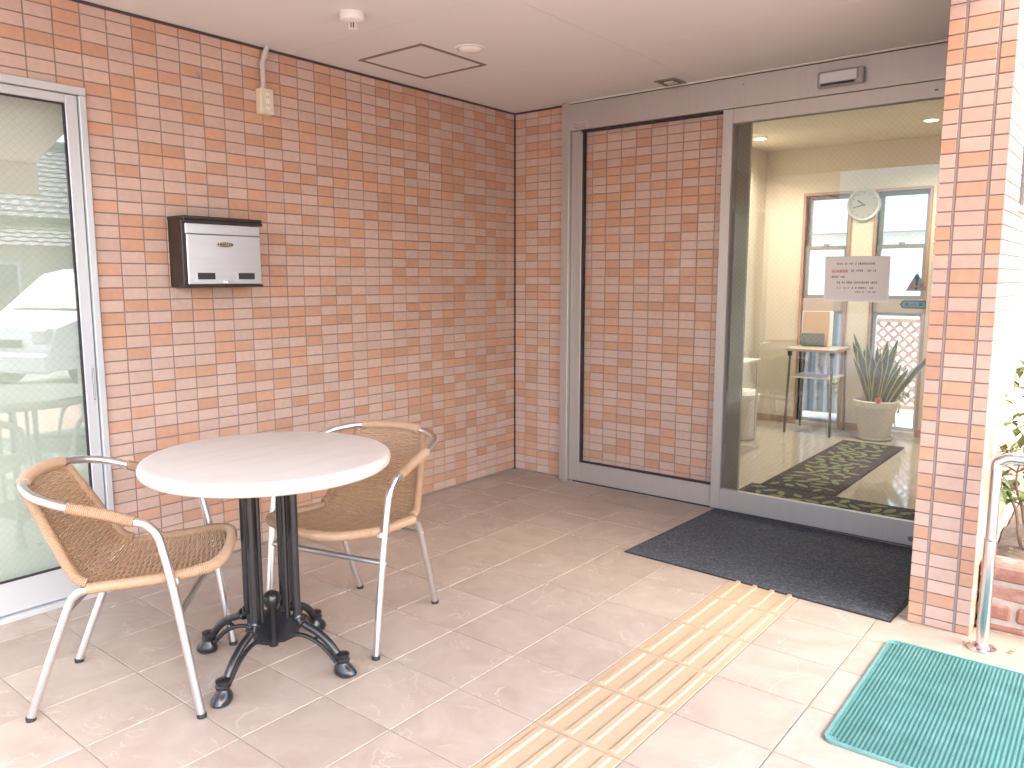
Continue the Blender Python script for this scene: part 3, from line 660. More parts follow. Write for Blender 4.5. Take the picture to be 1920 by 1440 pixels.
# ------------------------------------------------------------------ cafe table
tb = thing('cafe_table', 'round pale topped cafe table on black cast iron pedestal', 'table', (1.082, -2.675, 0), R(21))
prof = [(.0, .684), (.370, .684), (.384, .686), (.392, .692), (.396, .702), (.396, .712), (.392, .722), (.385, .727), (.376, .7285), (.0, .7285)]
g = MB(); g.lathe(prof, .008, .006, 96); obj('table_top', g, TOPM, tb)
g = MB()
for k in range(4):
    a = k * math.pi / 2; m = Matrix.Rotation(a, 4, 'Z'); s0 = len(g.v)
    g.cbox(.0, .20, -.018, .018, .674, .6835, .002); g.cbox(.0, .098, -.012, .012, .660, .674, .002); g.xf(m, s0)
g.lathe([(.05, .662), (.05, .6735)], n=24)
obj('top_spider', g, BLACKI, tb)
for k in range(4):
    a = k * math.pi / 2; m = Matrix.Rotation(a, 4, 'Z')
    for r_, rad in ((.096, .0135), (.060, .0095)):
        g = MB(); g.tube([(r_, 0, .175), (r_, 0, .66)], rad, 14); g.lathe([(rad, .640), (rad + .005, .645), (rad + .006, .656), (rad + .003, .661)], r_, 0, 14); g.xf(m); obj('column', g, BLACKI, tb)
g = MB(); g.lathe([(.016, .065), (.018, .075), (.018, .200), (.022, .206), (.029, .222), (.0295, .234), (.025, .248), (.014, .257), (.001, .260)], n=24)
for k in range(4):
    m = Matrix.Rotation(k * math.pi / 2, 4, 'Z'); s0 = len(g.v); g.prism([(.0, .075), (.045, .085), (.098, .115), (.098, .172), (.075, .176), (.060, .186), (.03, .186), (0, .196)], -.006, .006, ax='y'); g.xf(m, s0)
obj('hub', g, BLACKI, tb)
for k in range(4):
    m = Matrix.Rotation(k * math.pi / 2, 4, 'Z')
    g = MB()
    up = spline([(.096, 0, .182), (.106, 0, .168), (.128, 0, .155), (.170, 0, .137), (.215, 0, .105), (.248, 0, .065), (.258, 0, .045)], 6)
    g.tube(up, [.019 if i < 4 else (.0205 if 8 < i < 11 else .0125) + .001 * i / len(up) for i in range(len(up))], 12)
    lo = spline([(.05, 0, .100), (.095, 0, .117), (.140, 0, .113), (.185, 0, .092), (.222, 0, .060), (.240, 0, .040)], 6)
    g.tube(lo, .0075, 10)
    g.prism([(.150, .112), (.158, .105), (.182, .118), (.178, .128)], -.004, .004, ax='y')
    g.xf(m); lg = obj('leg', g, BLACKI, tb)
    f = MB()
    f.lathe([(.010, .007), (.030, .007), (.0325, .012), (.031, .022), (.025, .034), (.0195, .043), (.0185, .047), (.0235, .051), (.0245, .057), (.0195, .062), (.0195, .065), (.0225, .069), (.0225, .075), (.012, .080)], 0, 0, 20)
    f.v = [(.264 + v[0] * (1.22 if v[2] < .04 else 1.0) + max(0, .045 - v[2]) * .28, v[1] * (.92 if v[2] < .04 else 1), v[2]) for v in f.v]
    f.xf(m); obj('hoof', f, BLACKI, lg)
    f = MB(); f.lathe([(.024, .0), (.0255, .002), (.0255, .0065), (.02, .007)], .276, 0, 18); f.xf(m); obj('glide', f, M('glide_green', (.045, .06, .058), .6), lg)

# ------------------------------------------------------------------ wicker armchairs
def wrap_tube(path, r, pitch=.0052, amp=.0011, n=10):
    P = resample(path, pitch / 3); g = MB(); g.tube(P, [r + (amp if i % 3 == 1 else (-amp if i % 3 == 0 else 0)) for i in range(len(P))], n); return g
def make_chair():
    c = thing('wicker_chair', 'tan wicker armchair', 'chair')
    TR = .0125
    for s in (-1, 1):
        lg = obj('leg', MB().tube(spline([(s * .239, .247, .010), (s * .242, .219, .21), (s * .246, .190, .415), (s * .249, .166, .54), (s * .2505, .160, .562)], 6), TR, 14), CHROME, c)
        g = MB(); g.lathe([(.0138, 0), (.0142, .003), (.0142, .012), (.0130, .014)], s * .239, .248, 14); obj('foot_cap', g, RUBBER, lg)
        for z, y in ((.415, .190), (.330, .202)):
            g = MB(); g.lathe([(.005, 0), (.004, .002), (.001, .0028)], n=10); g.xf(Matrix.Translation((s * (.246 + .0122), y, z)) @ Matrix.Rotation(R(90) * s, 4, 'Y')); obj('rivet', g, CHROME, lg)
        rl = obj('leg', MB().tube(spline([(s * .183, -.247, .010), (s * .191, -.178, .19), (s * .198, -.115, .350), (s * .201, -.094, .385), (s * .205, -.066, .402), (s * .210, -.03, .408)], 8), TR, 14), CHROME, c)
        g = MB(); g.lathe([(.0138, 0), (.0142, .003), (.0142, .012), (.0130, .014)], s * .183, -.248, 14); obj('foot_cap', g, RUBBER, rl)
        g = MB(); g.lathe([(.005, 0), (.004, .002), (.001, .0028)], n=10); g.xf(Matrix.Translation((s * (.197 + .0122), -.120, .335)) @ Matrix.Rotation(R(90) * s, 4, 'Y')); obj('rivet', g, CHROME, rl)
        g = wrap_tube(spline([(s * .2525, .098, .6145), (s * .2555, .02, .640), (s * .258, -.075, .6645)], 8), .0165); obj('arm_wrap', g, RATTD, c)
        g = wrap_tube(spline([(s * .206, -.055, .424), (s * .204, -.082, .436), (s * .194, -.113, .478), (s * .173, -.172, .590), (s * .150, -.228, .694)], 8), .0150); obj('back_post', g, RATTD, c)
        obj('seat_clip', MB().cbox(s * .232 - .009, s * .232 + .009, .183, .205, .416, .438, .003), CHROME, c)
    armL = [(.2505, .160, .562), (.2508, .150, .583), (.251, .128, .604), (.2520, .100, .6137), (.258, -.075, .6645), (.2535, -.125, .680), (.236, -.168, .692), (.198, -.205, .701), (.14, -.234, .708), (0, -.255, .714)]
    path = spline(armL, 6); full = path + [Vector((-p.x, p.y, p.z)) for p in reversed(path[:-1])]
    obj('arm_tube', MB().tube(full, TR, 14), CHROME, c)
    top = spline([(.136, -.2355, .7085), (.07, -.250, .7125), (0, -.255, .714), (-.07, -.250, .7125), (-.136, -.2355, .7085)], 8); obj('top_wrap', wrap_tube(top, .0185, amp=.0007), RATTD, c)
    rail = spline([(.207, -.055, .407), (.213, .05, .419), (.217, .15, .430), (.214, .215, .440), (.197, .255, .444), (.165, .276, .440), (.09, .287, .429), (0, .290, .424)], 8)
    rail = rail + [Vector((-p.x, p.y, p.z)) for p in reversed(rail[:-1])]
    obj('seat_rail', wrap_tube(rail, .0165, amp=.0009), RATTD, c)
    obj('stretcher', MB().tube([(-.243, .203, .330), (.243, .203, .330)], .010, 12), M('dull_tube', (.55, .57, .58), .35, metal=.9), c)
    obj('stretcher', MB().tube([(-.197, -.122, .335), (.197, -.122, .335)], .009, 12), M('dull_tube', (.55, .57, .58), .35, metal=.9), c)
    # the woven shell: strands across, weaving over and under ribs that run from front to back
    side = spline([(.204, .268, .442), (.213, .19, .432), (.211, .05, .417), (.205, -.045, .416), (.198, -.087, .438), (.190, -.117, .484), (.170, -.175, .592), (.148, -.230, .696)], 10)
    mid = spline([(0, .289, .428), (0, .2, .404), (0, .05, .388), (0, -.05, .390), (0, -.105, .415), (0, -.142, .472), (0, -.202, .590), (0, -.251, .702)], 10)
    Ls = [0]
    for i in range(1, len(mid)): Ls.append(Ls[-1] + (mid[i] - mid[i - 1]).length)
    def at(l):
        j = 0
        while j < len(Ls) - 2 and Ls[j + 1] < l: j += 1
        t = (l - Ls[j]) / (Ls[j + 1] - Ls[j]); return side[j].lerp(side[j + 1], t), mid[j].lerp(mid[j + 1], t), (mid[j + 1] - mid[j]).normalized()
    def surf(l, s):
        a, b, t = at(l); p = Vector((s * a.x, b.y + (a.y - b.y) * s * s, b.z + (a.z - b.z) * s * s)); nrm = Vector((0, -t.z, t.y)); nrm = nrm if nrm.z + nrm.y > 0 else -nrm
        return p, nrm
    g = MB(); NR = 10; pitch = .0080; l = .008; row = 0
    while l < Ls[-1] - .004:
        pts = []; n = NR * 4
        for i in range(n + 1):
            s = -1 + 2 * i / n; p, nr = surf(l, s)
            ph = math.sin(math.pi * (i / 4.0) + (0 if row % 2 else math.pi)) * .0030
            pts.append(p + nr * ph)
        g.tube(pts, .0037, 6, cap=False); l += pitch; row += 1
    o = obj('woven_strands', g, RATTAN, c, fix=False); o['kind'] = 'stuff'
    for i in range(NR + 1):
        s = -1 + 2 * (i + .5) / (NR); 
        if s > .98: continue
        pts = [surf(Ls[-1] * k / 40, s)[0] for k in range(41)]
        obj('rib', MB().tube(pts, .0026, 5, cap=False), SEATRIB, c)
    return c
ch = make_chair()
def place(o, front, rear):
    f = Vector((front[0] - rear[0], front[1] - rear[1])); o.location = ((front[0] + rear[0]) / 2, (front[1] + rear[1]) / 2, 0); o.rotation_euler = (0, 0, math.atan2(f.y, f.x) - math.pi / 2)
ch2 = copy_tree(ch)
place(ch, (1.023, -2.846), (.687, -3.210)); place(ch2, (1.099, -2.497), (.981, -2.016))
ch['label'] = 'tan wicker armchair in front of the wired glass window'; ch2['label'] = 'tan wicker armchair between the table and the tiled corner'
for o in (ch, ch2): o['group'] = 'wicker armchairs at the cafe table'

# ------------------------------------------------------------------ mats
dm = thing('door_mat', 'large charcoal door mat in front of the sliding door', 'mat', (2.063, -.528, 0), R(-2.2))
g = MB(); g.cbox(-.590, .590, -.466, .466, 0.0005, .008, .003); obj('pile', g, DKMAT, dm)
g = MB()
for (a, b, c, d) in ((-.597, .597, -.473, -.4665), (-.597, .597, .4665, .473), (-.597, -.5905, -.4665, .4665), (.5905, .597, -.4665, .4665)): g.box(a, b, c, d, .0005, .005)
obj('rubber_edge', g, RUBBER, dm)
def rrect(w, d, r, n=5):
    P = []
    for (cx, cy, a0) in ((w - r, d - r, 0), (-w + r, d - r, 90), (-w + r, -d + r, 180), (w - r, -d + r, 270)):
        for k in range(n + 1): a = R(a0 + 90 * k / n); P.append((cx + r * math.cos(a), cy + r * math.sin(a)))
    return P
gm = thing('entrance_mat', 'green ribbed rubber entrance mat beside the tactile strip', 'mat', (3.276, -1.572, .0005), R(.6))
g = MB(); g.prism(rrect(.600, .396, .030), 0, .004); obj('backing', g, M('mat_border', (.12, .27, .255), .5, var=.1, vs=20), gm)
# zigzag ribs
g = MB(); ny, nx = 112, 96; W_, D_ = .586, .382
for j in range(ny):
    y = -D_ + 2 * D_ * (j + .5) / ny; pts = []
    for i in range(nx * 2 + 1):
        x = -W_ + 2 * W_ * i / (nx * 2)
        if abs(x) > W_ - .022 and abs(y) > D_ - .022: continue
        pts.append((x, y + (.0019 if i % 2 else -.0019)))
    b = len(g.v); hw = .0021; hz = .0076 + .0006 * math.sin(j * 12.9898)
    for p in pts: g.v += [(p[0], p[1] - hw, .0042), (p[0], p[1] - hw * .5, hz), (p[0], p[1] + hw * .5, hz), (p[0], p[1] + hw, .0042)]
    for i in range(len(pts) - 1):
        for q in range(3): g.f.append((b + i * 4 + q, b + i * 4 + 4 + q, b + i * 4 + 5 + q, b + i * 4 + 1 + q)); g.m.append(0); g.sm.append(False)
o = obj('zigzag_ribs', g, GRMAT, gm); o['kind'] = 'stuff'
g = MB(); out, inn = rrect(.600, .396, .030), rrect(.589, .385, .024); n = len(out)
g.add([(p[0], p[1], .0041) for p in out] + [(p[0] * .997, p[1] * .997, .0088) for p in out] + [(p[0], p[1], .0088) for p in inn] + [(p[0], p[1], .0041) for p in inn],
      [(k * n + i, k * n + (i + 1) % n, (k + 1) * n + (i + 1) % n, (k + 1) * n + i) for k in range(3) for i in range(n)])
obj('raised_lip', g, M('mat_border', (.12, .27, .255), .5), gm)

# ------------------------------------------------------------------ handrail, planter, shrub
hr = thing('handrail', 'stainless steel handrail post with elbow beside the brick planter', 'handrail', (2.944, -1.036, -.004))
g = MB(); g.lathe([(.046, 0), (.047, .002), (.046, .007), (.030, .010), (.024, .018), (.0215, .022)], n=36); obj('base_flange', g, STEEL, hr)
g = MB(); g.tube([(0, 0, .02), (0, 0, .40)], .0205, 24); g.lathe([(.0205, .398), (.0215, .400), (.0215, .404), (.018, .406)], n=24); obj('post', g, STEEL, hr)
g = MB(); g.tube([(0, 0, .404), (0, 0, .655)], .0172, 24); obj('upper_post', g, STEEL, hr)
g = MB(); g.tube([(0, 0, .648), (0, 0, .668), (.004, 0, .678), (.030, 0, .694), (.046, 0, .697)], .0185, 20); obj('elbow', g, STEEL, hr)
g = MB(); g.tube([(.045, 0, .697), (.085, 0, .697)], .0205, 20); obj('collar', g, STEEL, hr)
g = MB(); g.tube([(.084, 0, .697), (1.30, 0, .697)], .0175, 20); obj('grip_rail', g, M('grey_vinyl', (.10, .095, .10), .5), hr)
g = MB(); g.tube([(1.30, 0, .0), (1.30, 0, .715)], .0205, 20); obj('post', g, STEEL, hr)
pl = thing('brick_planter', 'low planter of weathered red bricks and grey mortar', 'planter', (2.893, -.868, -.004))
g = MB(); g.box(.012, 1.30, .012, .098, 0, .222); g.box(1.212, 1.30, .098, 3.6, 0, .222); obj('mortar_core', g, MORTAR, pl)
bc = {}
def brick(L, D, Hh):
    k = (round(L, 3), round(D, 3), round(Hh, 3), random.randrange(3))
    if k not in bc:
        g = MB(); g.cbox(-L / 2, L / 2, -D / 2, D / 2, -Hh / 2, Hh / 2, .010)
        rnd_ = random.Random(k[3] + 5)
        g.v = [(v[0] + rnd_.uniform(-.003, .003), v[1] + rnd_.uniform(-.003, .003), v[2] + rnd_.uniform(-.003, .003)) for v in g.v]
        bc[k] = g.mesh('brick', BRICK)
    return bc[k]
z = .006
for r_, (hh, offs) in enumerate(((.030, -.02), (.060, -.09), (.060, -.01))):
    x = .004 + offs
    while x < 1.28:
        a, b = max(x, .004), min(x + .200, 1.30)
        if b - a > .04: link('brick', brick(b - a, .10, hh), pl, ((a + b) / 2, .055 + random.uniform(-.005, .005), z + hh / 2)).rotation_euler = (random.uniform(-.02, .02), random.uniform(-.015, .015), random.uniform(-.025, .025))
        x += .216
    z += hh + .015
x = .0
while x < 1.26:
    link('brick', brick(.205, .135, .062), pl, (x + .104, .068 + random.uniform(-.006, .006), .226)).rotation_euler = (random.uniform(-.03, .03), random.uniform(-.02, .02), random.uniform(-.03, .03)); x += .216
y = .16
while y < 3.2:
    link('brick', brick(.135, .205, .062), pl, (1.255, y + .10, .226)); y += .216
g = MB(); nx, ny = 24, 50
vs = [(.008 + 1.2 * i / nx, .09 + 3.5 * j / ny, .215 + random.uniform(-.012, .018)) for j in range(ny + 1) for i in range(nx + 1)]
g.add(vs, [(j * (nx + 1) + i, j * (nx + 1) + i + 1, (j + 1) * (nx + 1) + i + 1, (j + 1) * (nx + 1) + i) for j in range(ny) for i in range(nx)], 0, True); o = obj('soil', g, PSOIL, pl)
def leaf(g, p, d, up, L, wd, mi=0):
    d = d.normalized(); s = d.cross(up); s = s.normalized() if s.length > 1e-4 else Vector((1, 0, 0)); n = s.cross(d)
    g.add([p, p + d * L * .45 + s * wd + n * L * .05, p + d * L - n * L * .06, p + d * L * .45 - s * wd + n * L * .05, p + d * L * .5 - n * L * .02], [(0, 1, 4), (1, 2, 4), (2, 3, 4), (3, 0, 4)], mi)
rr = random.Random(3)
def rv(): return Vector((rr.uniform(-1, 1), rr.uniform(-1, 1), rr.uniform(-.6, 1)))
def shrub(loc, hgt, label, nst, seed, grp=None, lsz=.03):
    global rr; rr = random.Random(seed)
    sh = thing('shrub', label, 'shrub', loc); st = MB(); lf_ = MB()
    for k in range(nst):
        a = rr.uniform(0, 6.28); P = [Vector((0, 0, -.02))]; d = Vector((math.cos(a) * .28, math.sin(a) * .28, 1))
        for q in range(7): P.append(P[-1] + d.normalized() * hgt / 7); d += Vector((rr.uniform(-.35, .35), rr.uniform(-.35, .35), 0))
        st.tube(spline(P, 3), [.0085 * (1 - .8 * i / 21) for i in range(22)], 6)
        for q in range(3, 8):
            for b in range(4):
                bd = rv(); e = P[q] + bd.normalized() * rr.uniform(.05, .15); st.tube([P[q], e], [.003, .0012], 4)
                for m_ in range(6):
                    pp = P[q].lerp(e, rr.uniform(.3, 1.05)); leaf(lf_, pp, rv(), Vector((0, 0, 1)), rr.uniform(.7, 1.5) * lsz, rr.uniform(.25, .4) * lsz)
    obj('stems', st, BARK, sh); o = obj('foliage', lf_, LEAFG, sh, fix=False); o['kind'] = 'stuff'
    return sh
shrub((3.00, -.50, .215), .62, 'small leafy shrub nearest the handrail in the brick planter', 3, 12, lsz=.042)
shrub((3.14, -.34, .215), .78, 'taller loose shrub further along the brick planter', 4, 21, lsz=.042)
shrub((3.25, .5, .215), .9, 'bushy shrub by the side wall window in the planter', 3, 33)
rr = random.Random(9); g = MB()
for k in range(420):
    leaf(g, Vector((2.90 + rr.uniform(.02, 1.1), -.80 + rr.uniform(.0, 1.6), .225 + rr.uniform(0, .012))), Vector((rr.uniform(-1, 1), rr.uniform(-1, 1), rr.uniform(-.1, .3))), Vector((0, 0, 1)), rr.uniform(.02, .045), rr.uniform(.006, .012), rr.randrange(2))
tag(obj('fallen_leaves', g, [LEAFB, LEAFG], fix=False), 'dry and green leaves littering the planter soil', 'leaves', kind='stuff')
g = MB(); leaf(g, Vector((3.02, -1.02, .003)), Vector((1, .3, .1)), Vector((0, 0, 1)), .026, .009); tag(obj('dead_leaf', g, M('red_leaf', (.42, .10, .05), .7), fix=False), 'single reddish dead leaf lying by the handrail base', 'leaf')

# ------------------------------------------------------------------ entrance hall seen through the door
YB, HI, XL, XR = 2.917, 2.41, .56, 2.69
g = MB(); g.box(XL - .1, XR, .0, YB + .13, -.12, -.001); tag(obj('interior_floor', g, IFLOOR), 'pale glossy wood floor of the entrance hall', kind='structure')
g = MB(); g.box(XL - .1, XR - .0005, .0225, YB + .13, HI, HI + .1); tag(obj('interior_ceiling', g, CREAMC), 'cream ceiling of the entrance hall', kind='structure')
bk = thing('hall_back_wall', 'cream back wall of the hall with two tall windows', 'wall', (0, YB, 0))
WX = [(.925, 1.287), (1.512, 1.897)]; WT = 2.005
g = MB(); g.box(XL, WX[0][0], 0, .13, 0, HI); g.box(WX[0][1], WX[1][0], 0, .13, 0, HI); g.box(WX[1][1], XR, 0, .13, 0, HI); g.box(WX[0][0], WX[0][1], 0, .13, WT, HI); g.box(WX[1][0], WX[1][1], 0, .13, WT, HI); obj('plaster', g, CREAMW, bk)
for (a, b) in ((XL, WX[0][0] - .02), (WX[0][1] + .02, WX[1][0] - .02), (WX[1][1] + .02, XR)): obj('baseboard', MB().box(a, b, -.010, -.0005, 0, .06), BASEB, bk)
sw2 = thing('hall_side_wall', 'cream left wall of the hall behind the steel table', 'wall', (XL, .2, 0))
g = MB(); g.box(-.1, 0, 0, YB - .2, 0, HI); obj('plaster', g, CREAMW, sw2); obj('baseboard', MB().box(.0005, .010, 0, YB - .211, 0, .06), BASEB, sw2)
sw3 = thing('hall_front_wall', 'cream inner face of the tiled wall beside the door', 'wall', (XL, .2, 0)); obj('plaster', MB().box(.0, 1.512 - XL, .001, .025, 0, HI), CREAMW, sw3)
sw4 = thing('hall_right_wall', 'cream inner face of the outer side wall', 'wall', (XR, .0, 0)); obj('plaster', MB().box(-.012, -.0005, .03, YB - .011, 0, HI), CREAMW, sw4)
for i, (a, b) in enumerate(WX):
    w = thing('hall_window', ['tall wood trimmed window behind the steel stand', 'tall wood trimmed window behind the snake plant'][i], 'window', (a, YB, 0)); ww = b - a
    for (x0, x1, z0, z1) in ((-.022, .0, 0, WT + .022), (ww, ww + .022, 0, WT + .022), (.0, ww, WT, WT + .022)): obj('casing', MB().cbox(x0, x1, -.016, .13, z0, z1, .002), WOODT, w)
    obj('transom', MB().box(.0005, ww - .0005, .02, .11, 1.015, 1.125), M('transom_grey', (.42, .36, .32), .6), w)
    for (z0, z1, y) in ((1.126, 1.575, .030), (1.545, WT - .001, .066)):
        f = 0.032; g = MB(); g.box(.001, ww - .001, y, y + .034, z0, z0 + f); g.box(.001, ww - .001, y, y + .034, z1 - f, z1); g.box(.001, .001 + f, y, y + .034, z0 + f, z1 - f); g.box(ww - f - .001, ww - .001, y, y + .034, z0 + f, z1 - f)
        sa = obj('sash', g, WALU, w); obj('pane', MB().box(.001 + f, ww - f - .001, y + .014, y + .019, z0 + f, z1 - f), GLASSC, sa)
    obj('sash_lock', MB().cbox(ww / 2 - .025, ww / 2 + .025, .018, .0298, 1.577, 1.592, .003), WALU, w)
    g = MB(); z0, z1 = .03, 1.014; f = .026; g.box(.001, ww - .001, .05, .085, z0, z0 + f); g.box(.001, ww - .001, .05, .085, z1 - f, z1); g.box(.001, .001 + f, .05, .085, z0 + f, z1 - f); g.box(ww - f - .001, ww - .001, .05, .085, z0 + f, z1 - f); lo = obj('fixed_frame', g, ALUW, w)
    obj('pane', MB().box(.001 + f, ww - f - .001, .062, .067, z0 + f, z1 - f), GLASSC, lo)
    obj('sill', MB().box(.0, ww, -.010, .13, 0.0, .029), M('pale_sill', (.66, .60, .52), .4), w)
ck = thing('wall_clock', 'round grey wall clock hung between the two hall windows', 'clock', (1.402, YB - .001, 1.905))
g = MB(); g.lathe([(.120, 0), (.133, .004), (.134, .020), (.126, .030), (.114, .026), (.112, .018)], n=48, cap=False); g.xf(Matrix.Rotation(R(90), 4, 'X')); obj('rim', g, M('clock_rim', (.46, .45, .43), .35, metal=.2), ck)
g = MB(); g.lathe([(.1125, .012), (.1125, .017), (.001, .0172)], n=48); g.xf(Matrix.Rotation(R(90), 4, 'X')); obj('face', g, M('clock_face', (.34, .32, .30), .5), ck)
for ang, L_, wdt in ((R(52), .062, .006), (R(105), .088, .0045)): 
    o = obj('hand', MB().box(-wdt, wdt, -.0195, -.0185, -.012, L_), INKB, ck); o.rotation_euler = (0, -ang, 0)
for k in range(12):
    o = obj('hour_mark', MB().box(-.0025, .0025, -.0182, -.0176, .088, .100), INKB, ck); o.rotation_euler = (0, k * math.pi / 6, 0)
stn = thing('steel_stand', 'slim steel stand with shelf below the first hall window', 'stand', (1.172, 2.645, 0))
for sx in (-1, 1):
    for sy in (-1, 1):
        lg = obj('leg', MB().tube([(sx * .187, sy * .195, .0), (sx * .170, sy * .180, .695)], .0105, 8, smooth=False), M('dark_steel', (.16, .155, .16), .4, metal=.7), stn)
obj('top', MB().cbox(-.20, .20, -.21, .21, .696, .722, .003), M('pale_wood_top', (.50, .40, .32), .4), stn)
obj('shelf', MB().cbox(-.172, .172, -.182, .182, .470, .485, .002), M('white_shelf', (.70, .68, .66), .4), stn)
for sx in (-1, 1): obj('corner_block', MB().cbox(sx * .172 - .016, sx * .172 + .016, -.196, -.168, .655, .6955, .002), BLACK, stn)
bo = thing('display_board', 'brown display board with dark teal lower panel on steel stand', 'board', (1.125, 2.700, .722), R(8)); bo.rotation_euler = (R(-9), 0, R(14))
obj('board', MB().cbox(-.105, .100, 0, .012, 0.003, .300, .002), BOARD, bo); obj('back_plate', MB().cbox(-.115, .135, .013, .022, .004, .305, .002), M('pale_board', (.66, .68, .66), .5), bo)
obj('panel', MB().cbox(-.110, .072, -.030, -.001, .005, .110, .003), TEALBOX, bo)
pt = thing('snake_plant', 'snake plant with yellow edged leaves in a cream pot', 'plant', (1.655, 2.635, 0))
g = MB(); g.lathe([(.0, .018), (.112, .018), (.116, .022), (.158, .262), (.160, .270), (.176, .274), (.178, .318), (.172, .324), (.160, .324), (.157, .300), (.15, .285), (.0, .285)], n=48); obj('pot', g, POT, pt)
g = MB(); g.lathe([(.0, .002), (.122, .002), (.134, .008), (.138, .024), (.132, .026), (.126, .015), (.0, .0145)], n=40); obj('saucer', g, POT, pt)
g = MB(); g.lathe([(.0, .286), (.156, .286), (.154, .296), (.0, .301)], n=32, cap=False); obj('potting_soil', g, SOIL, pt)
rl_ = random.Random(5)
spec = [(-.17, .50, 0.02), (-.13, .46, -.04), (-.09, .44, .05), (-.06, .50, -.06), (-.02, .47, .03), (.01, .45, -.02), (.04, .52, .06), (.08, .48, -.05), (.11, .38, .03), (.13, .34, -.03), (.33, .50, -.02), (-.03, .40, -.08), (.05, .40, -.09), (.15, .30, .06), (-.12, .38, -.09), (-.16, .57, .05), (.10, .53, .08)]
for (lean, L_, dy) in spec:
    g = MB(); n = 12; bx = lean * .28 + rl_.uniform(-.02, .02); tw = rl_.uniform(-.6, .6); W0 = rl_.uniform(.030, .040)
    for i in range(n + 1):
        t = i / n; wd = W0 * (.62 + .75 * t - .2 * t * t) * (1 if t < .62 else max(0.02, 1 - ((t - .62) / .38) ** 1.6)); a = tw * (1 + .5 * t)
        c = Vector((bx + lean * .75 * t * (1 + .35 * t), dy * (.6 + .9 * t), .29 + L_ * t * (1 - .08 * abs(lean) * t)))
        s_ = Vector((math.cos(a), math.sin(a), 0)); nn = Vector((-math.sin(a), math.cos(a), 0))
        for q in (-1, -.70, 0, .70, 1): g.v.append(tuple(c + s_ * wd * q + nn * (.006 * (q * q) - .0)))
    for i in range(n):
        for q in range(4): g.f.append((i * 5 + q, i * 5 + q + 1, i * 5 + q + 6, i * 5 + q + 5)); g.m.append(1 if q in (0, 3) else 0); g.sm.append(True)
    obj('leaf', g, [LEAFD, LEAFY], pt, fix=False, sharp=80)
# rugs
def rug(name, label, x0, x1, y0, y1, seed):
    o = thing(name, label, 'rug', ((x0 + x1) / 2, (y0 + y1) / 2, -.001)); w, d = (x1 - x0) / 2, (y1 - y0) / 2
    obj('pile', MB().cbox(-w, w, -d, d, .0005, .009, .003), RUG, o)
    q = random.Random(seed); g = MB(); placed = []
    def lf2(cx, cy, a, L, wd):
        n = 10; P = []
        for i in range(n + 1): t = i / n; P.append((L * (t - .5), wd * math.sin(math.pi * t) ** .8))
        for i in range(n - 1, 0, -1): t = i / n; P.append((L * (t - .5), -wd * math.sin(math.pi * t) ** .8))
        ca, sa = math.cos(a), math.sin(a); PP = [(cx + x * ca - y * sa, cy + x * sa + y * ca) for x, y in P]
        if all(abs(x) < w - .012 and abs(y) < d - .012 for x, y in PP): g.add([(x, y, .0096) for x, y in PP], [tuple(range(len(PP)))])
    tries = 0
    while tries < 4000 and len(placed) < int(w * d * 4 * 150):
        tries += 1; cx, cy = q.uniform(-w, w), q.uniform(-d, d)
        if all((cx - a) ** 2 + (cy - b) ** 2 > .072 ** 2 for a, b in placed): placed.append((cx, cy)); lf2(cx, cy, q.choice([.5, -.4, 2.2, 1.2, .1]) + q.uniform(-.3, .3), q.uniform(.085, .13), q.uniform(.016, .026))
    obj('leaf_pattern', g, RUGL, o, fix=False)
    return o
rug('runner_rug', 'long brown runner rug with green leaf pattern in the hall', 1.485, 1.940, .64, 2.39, 4)
rug('threshold_rug', 'wide brown rug with green leaf pattern along the door sill', 1.43, 2.62, .06, .632, 8)
# furniture half hidden by the jamb
tt = thing('steel_table', 'white topped steel leg table half hidden behind the door stile', 'table', (.78, 1.62, 0))
obj('top', MB().cbox(-.20, .205, -.42, .24, .655, .675, .003), WHITEP, tt)
for (x, y) in ((-.18, -.40), (.19, -.40), (-.18, .22), (.19, .22)): obj('leg', MB().tube([(x, y, 0), (x, y, .6545)], .011, 10), STEEL, tt)
pb = thing('white_bin', 'white plastic bin with lid under the steel legged table', 'bin', (.80, 1.98, 0))
g = MB(); g.lathe([(.0, .002), (.10, .002), (.105, .01), (.125, .33), (.13, .335), (.13, .35), (.0, .352)], n=28); obj('tub', g, WHITEP, pb); g = MB(); g.lathe([(.132, .3525), (.132, .37), (.11, .40), (.0, .41)], n=28); obj('lid', g, WHITEP, pb)
# lit downlights
for i, (x, y) in enumerate(((.775, 2.19), (2.008, 2.215))):
    d = thing('hall_downlight', ['lit round downlight over the steel stand in the hall', 'lit round downlight over the bright hall floor'][i], 'lamp', (x, y, HI))
    g = MB(); g.lathe([(.058, -.0005), (.056, -.004), (.046, -.005), (.044, -.001)][::-1], n=32, cap=False); obj('trim_ring', g, WHITEP, d)
    g = MB(); g.lathe([(.001, -.0022), (.0435, -.0022), (.0435, -.0012)], n=32); obj('lit_diffuser', g, LAMP, d)
    ld = bpy.data.lights.new('hall_lamp', 'SPOT'); ld.energy = 16; ld.color = (1, .90, .76); ld.spot_size = R(150); ld.spot_blend = .8; ld.shadow_soft_size = .04
    lo = bpy.data.objects.new('lamp_light', ld); COL.objects.link(lo); lo.parent = d; lo.location = (0, 0, -.012)

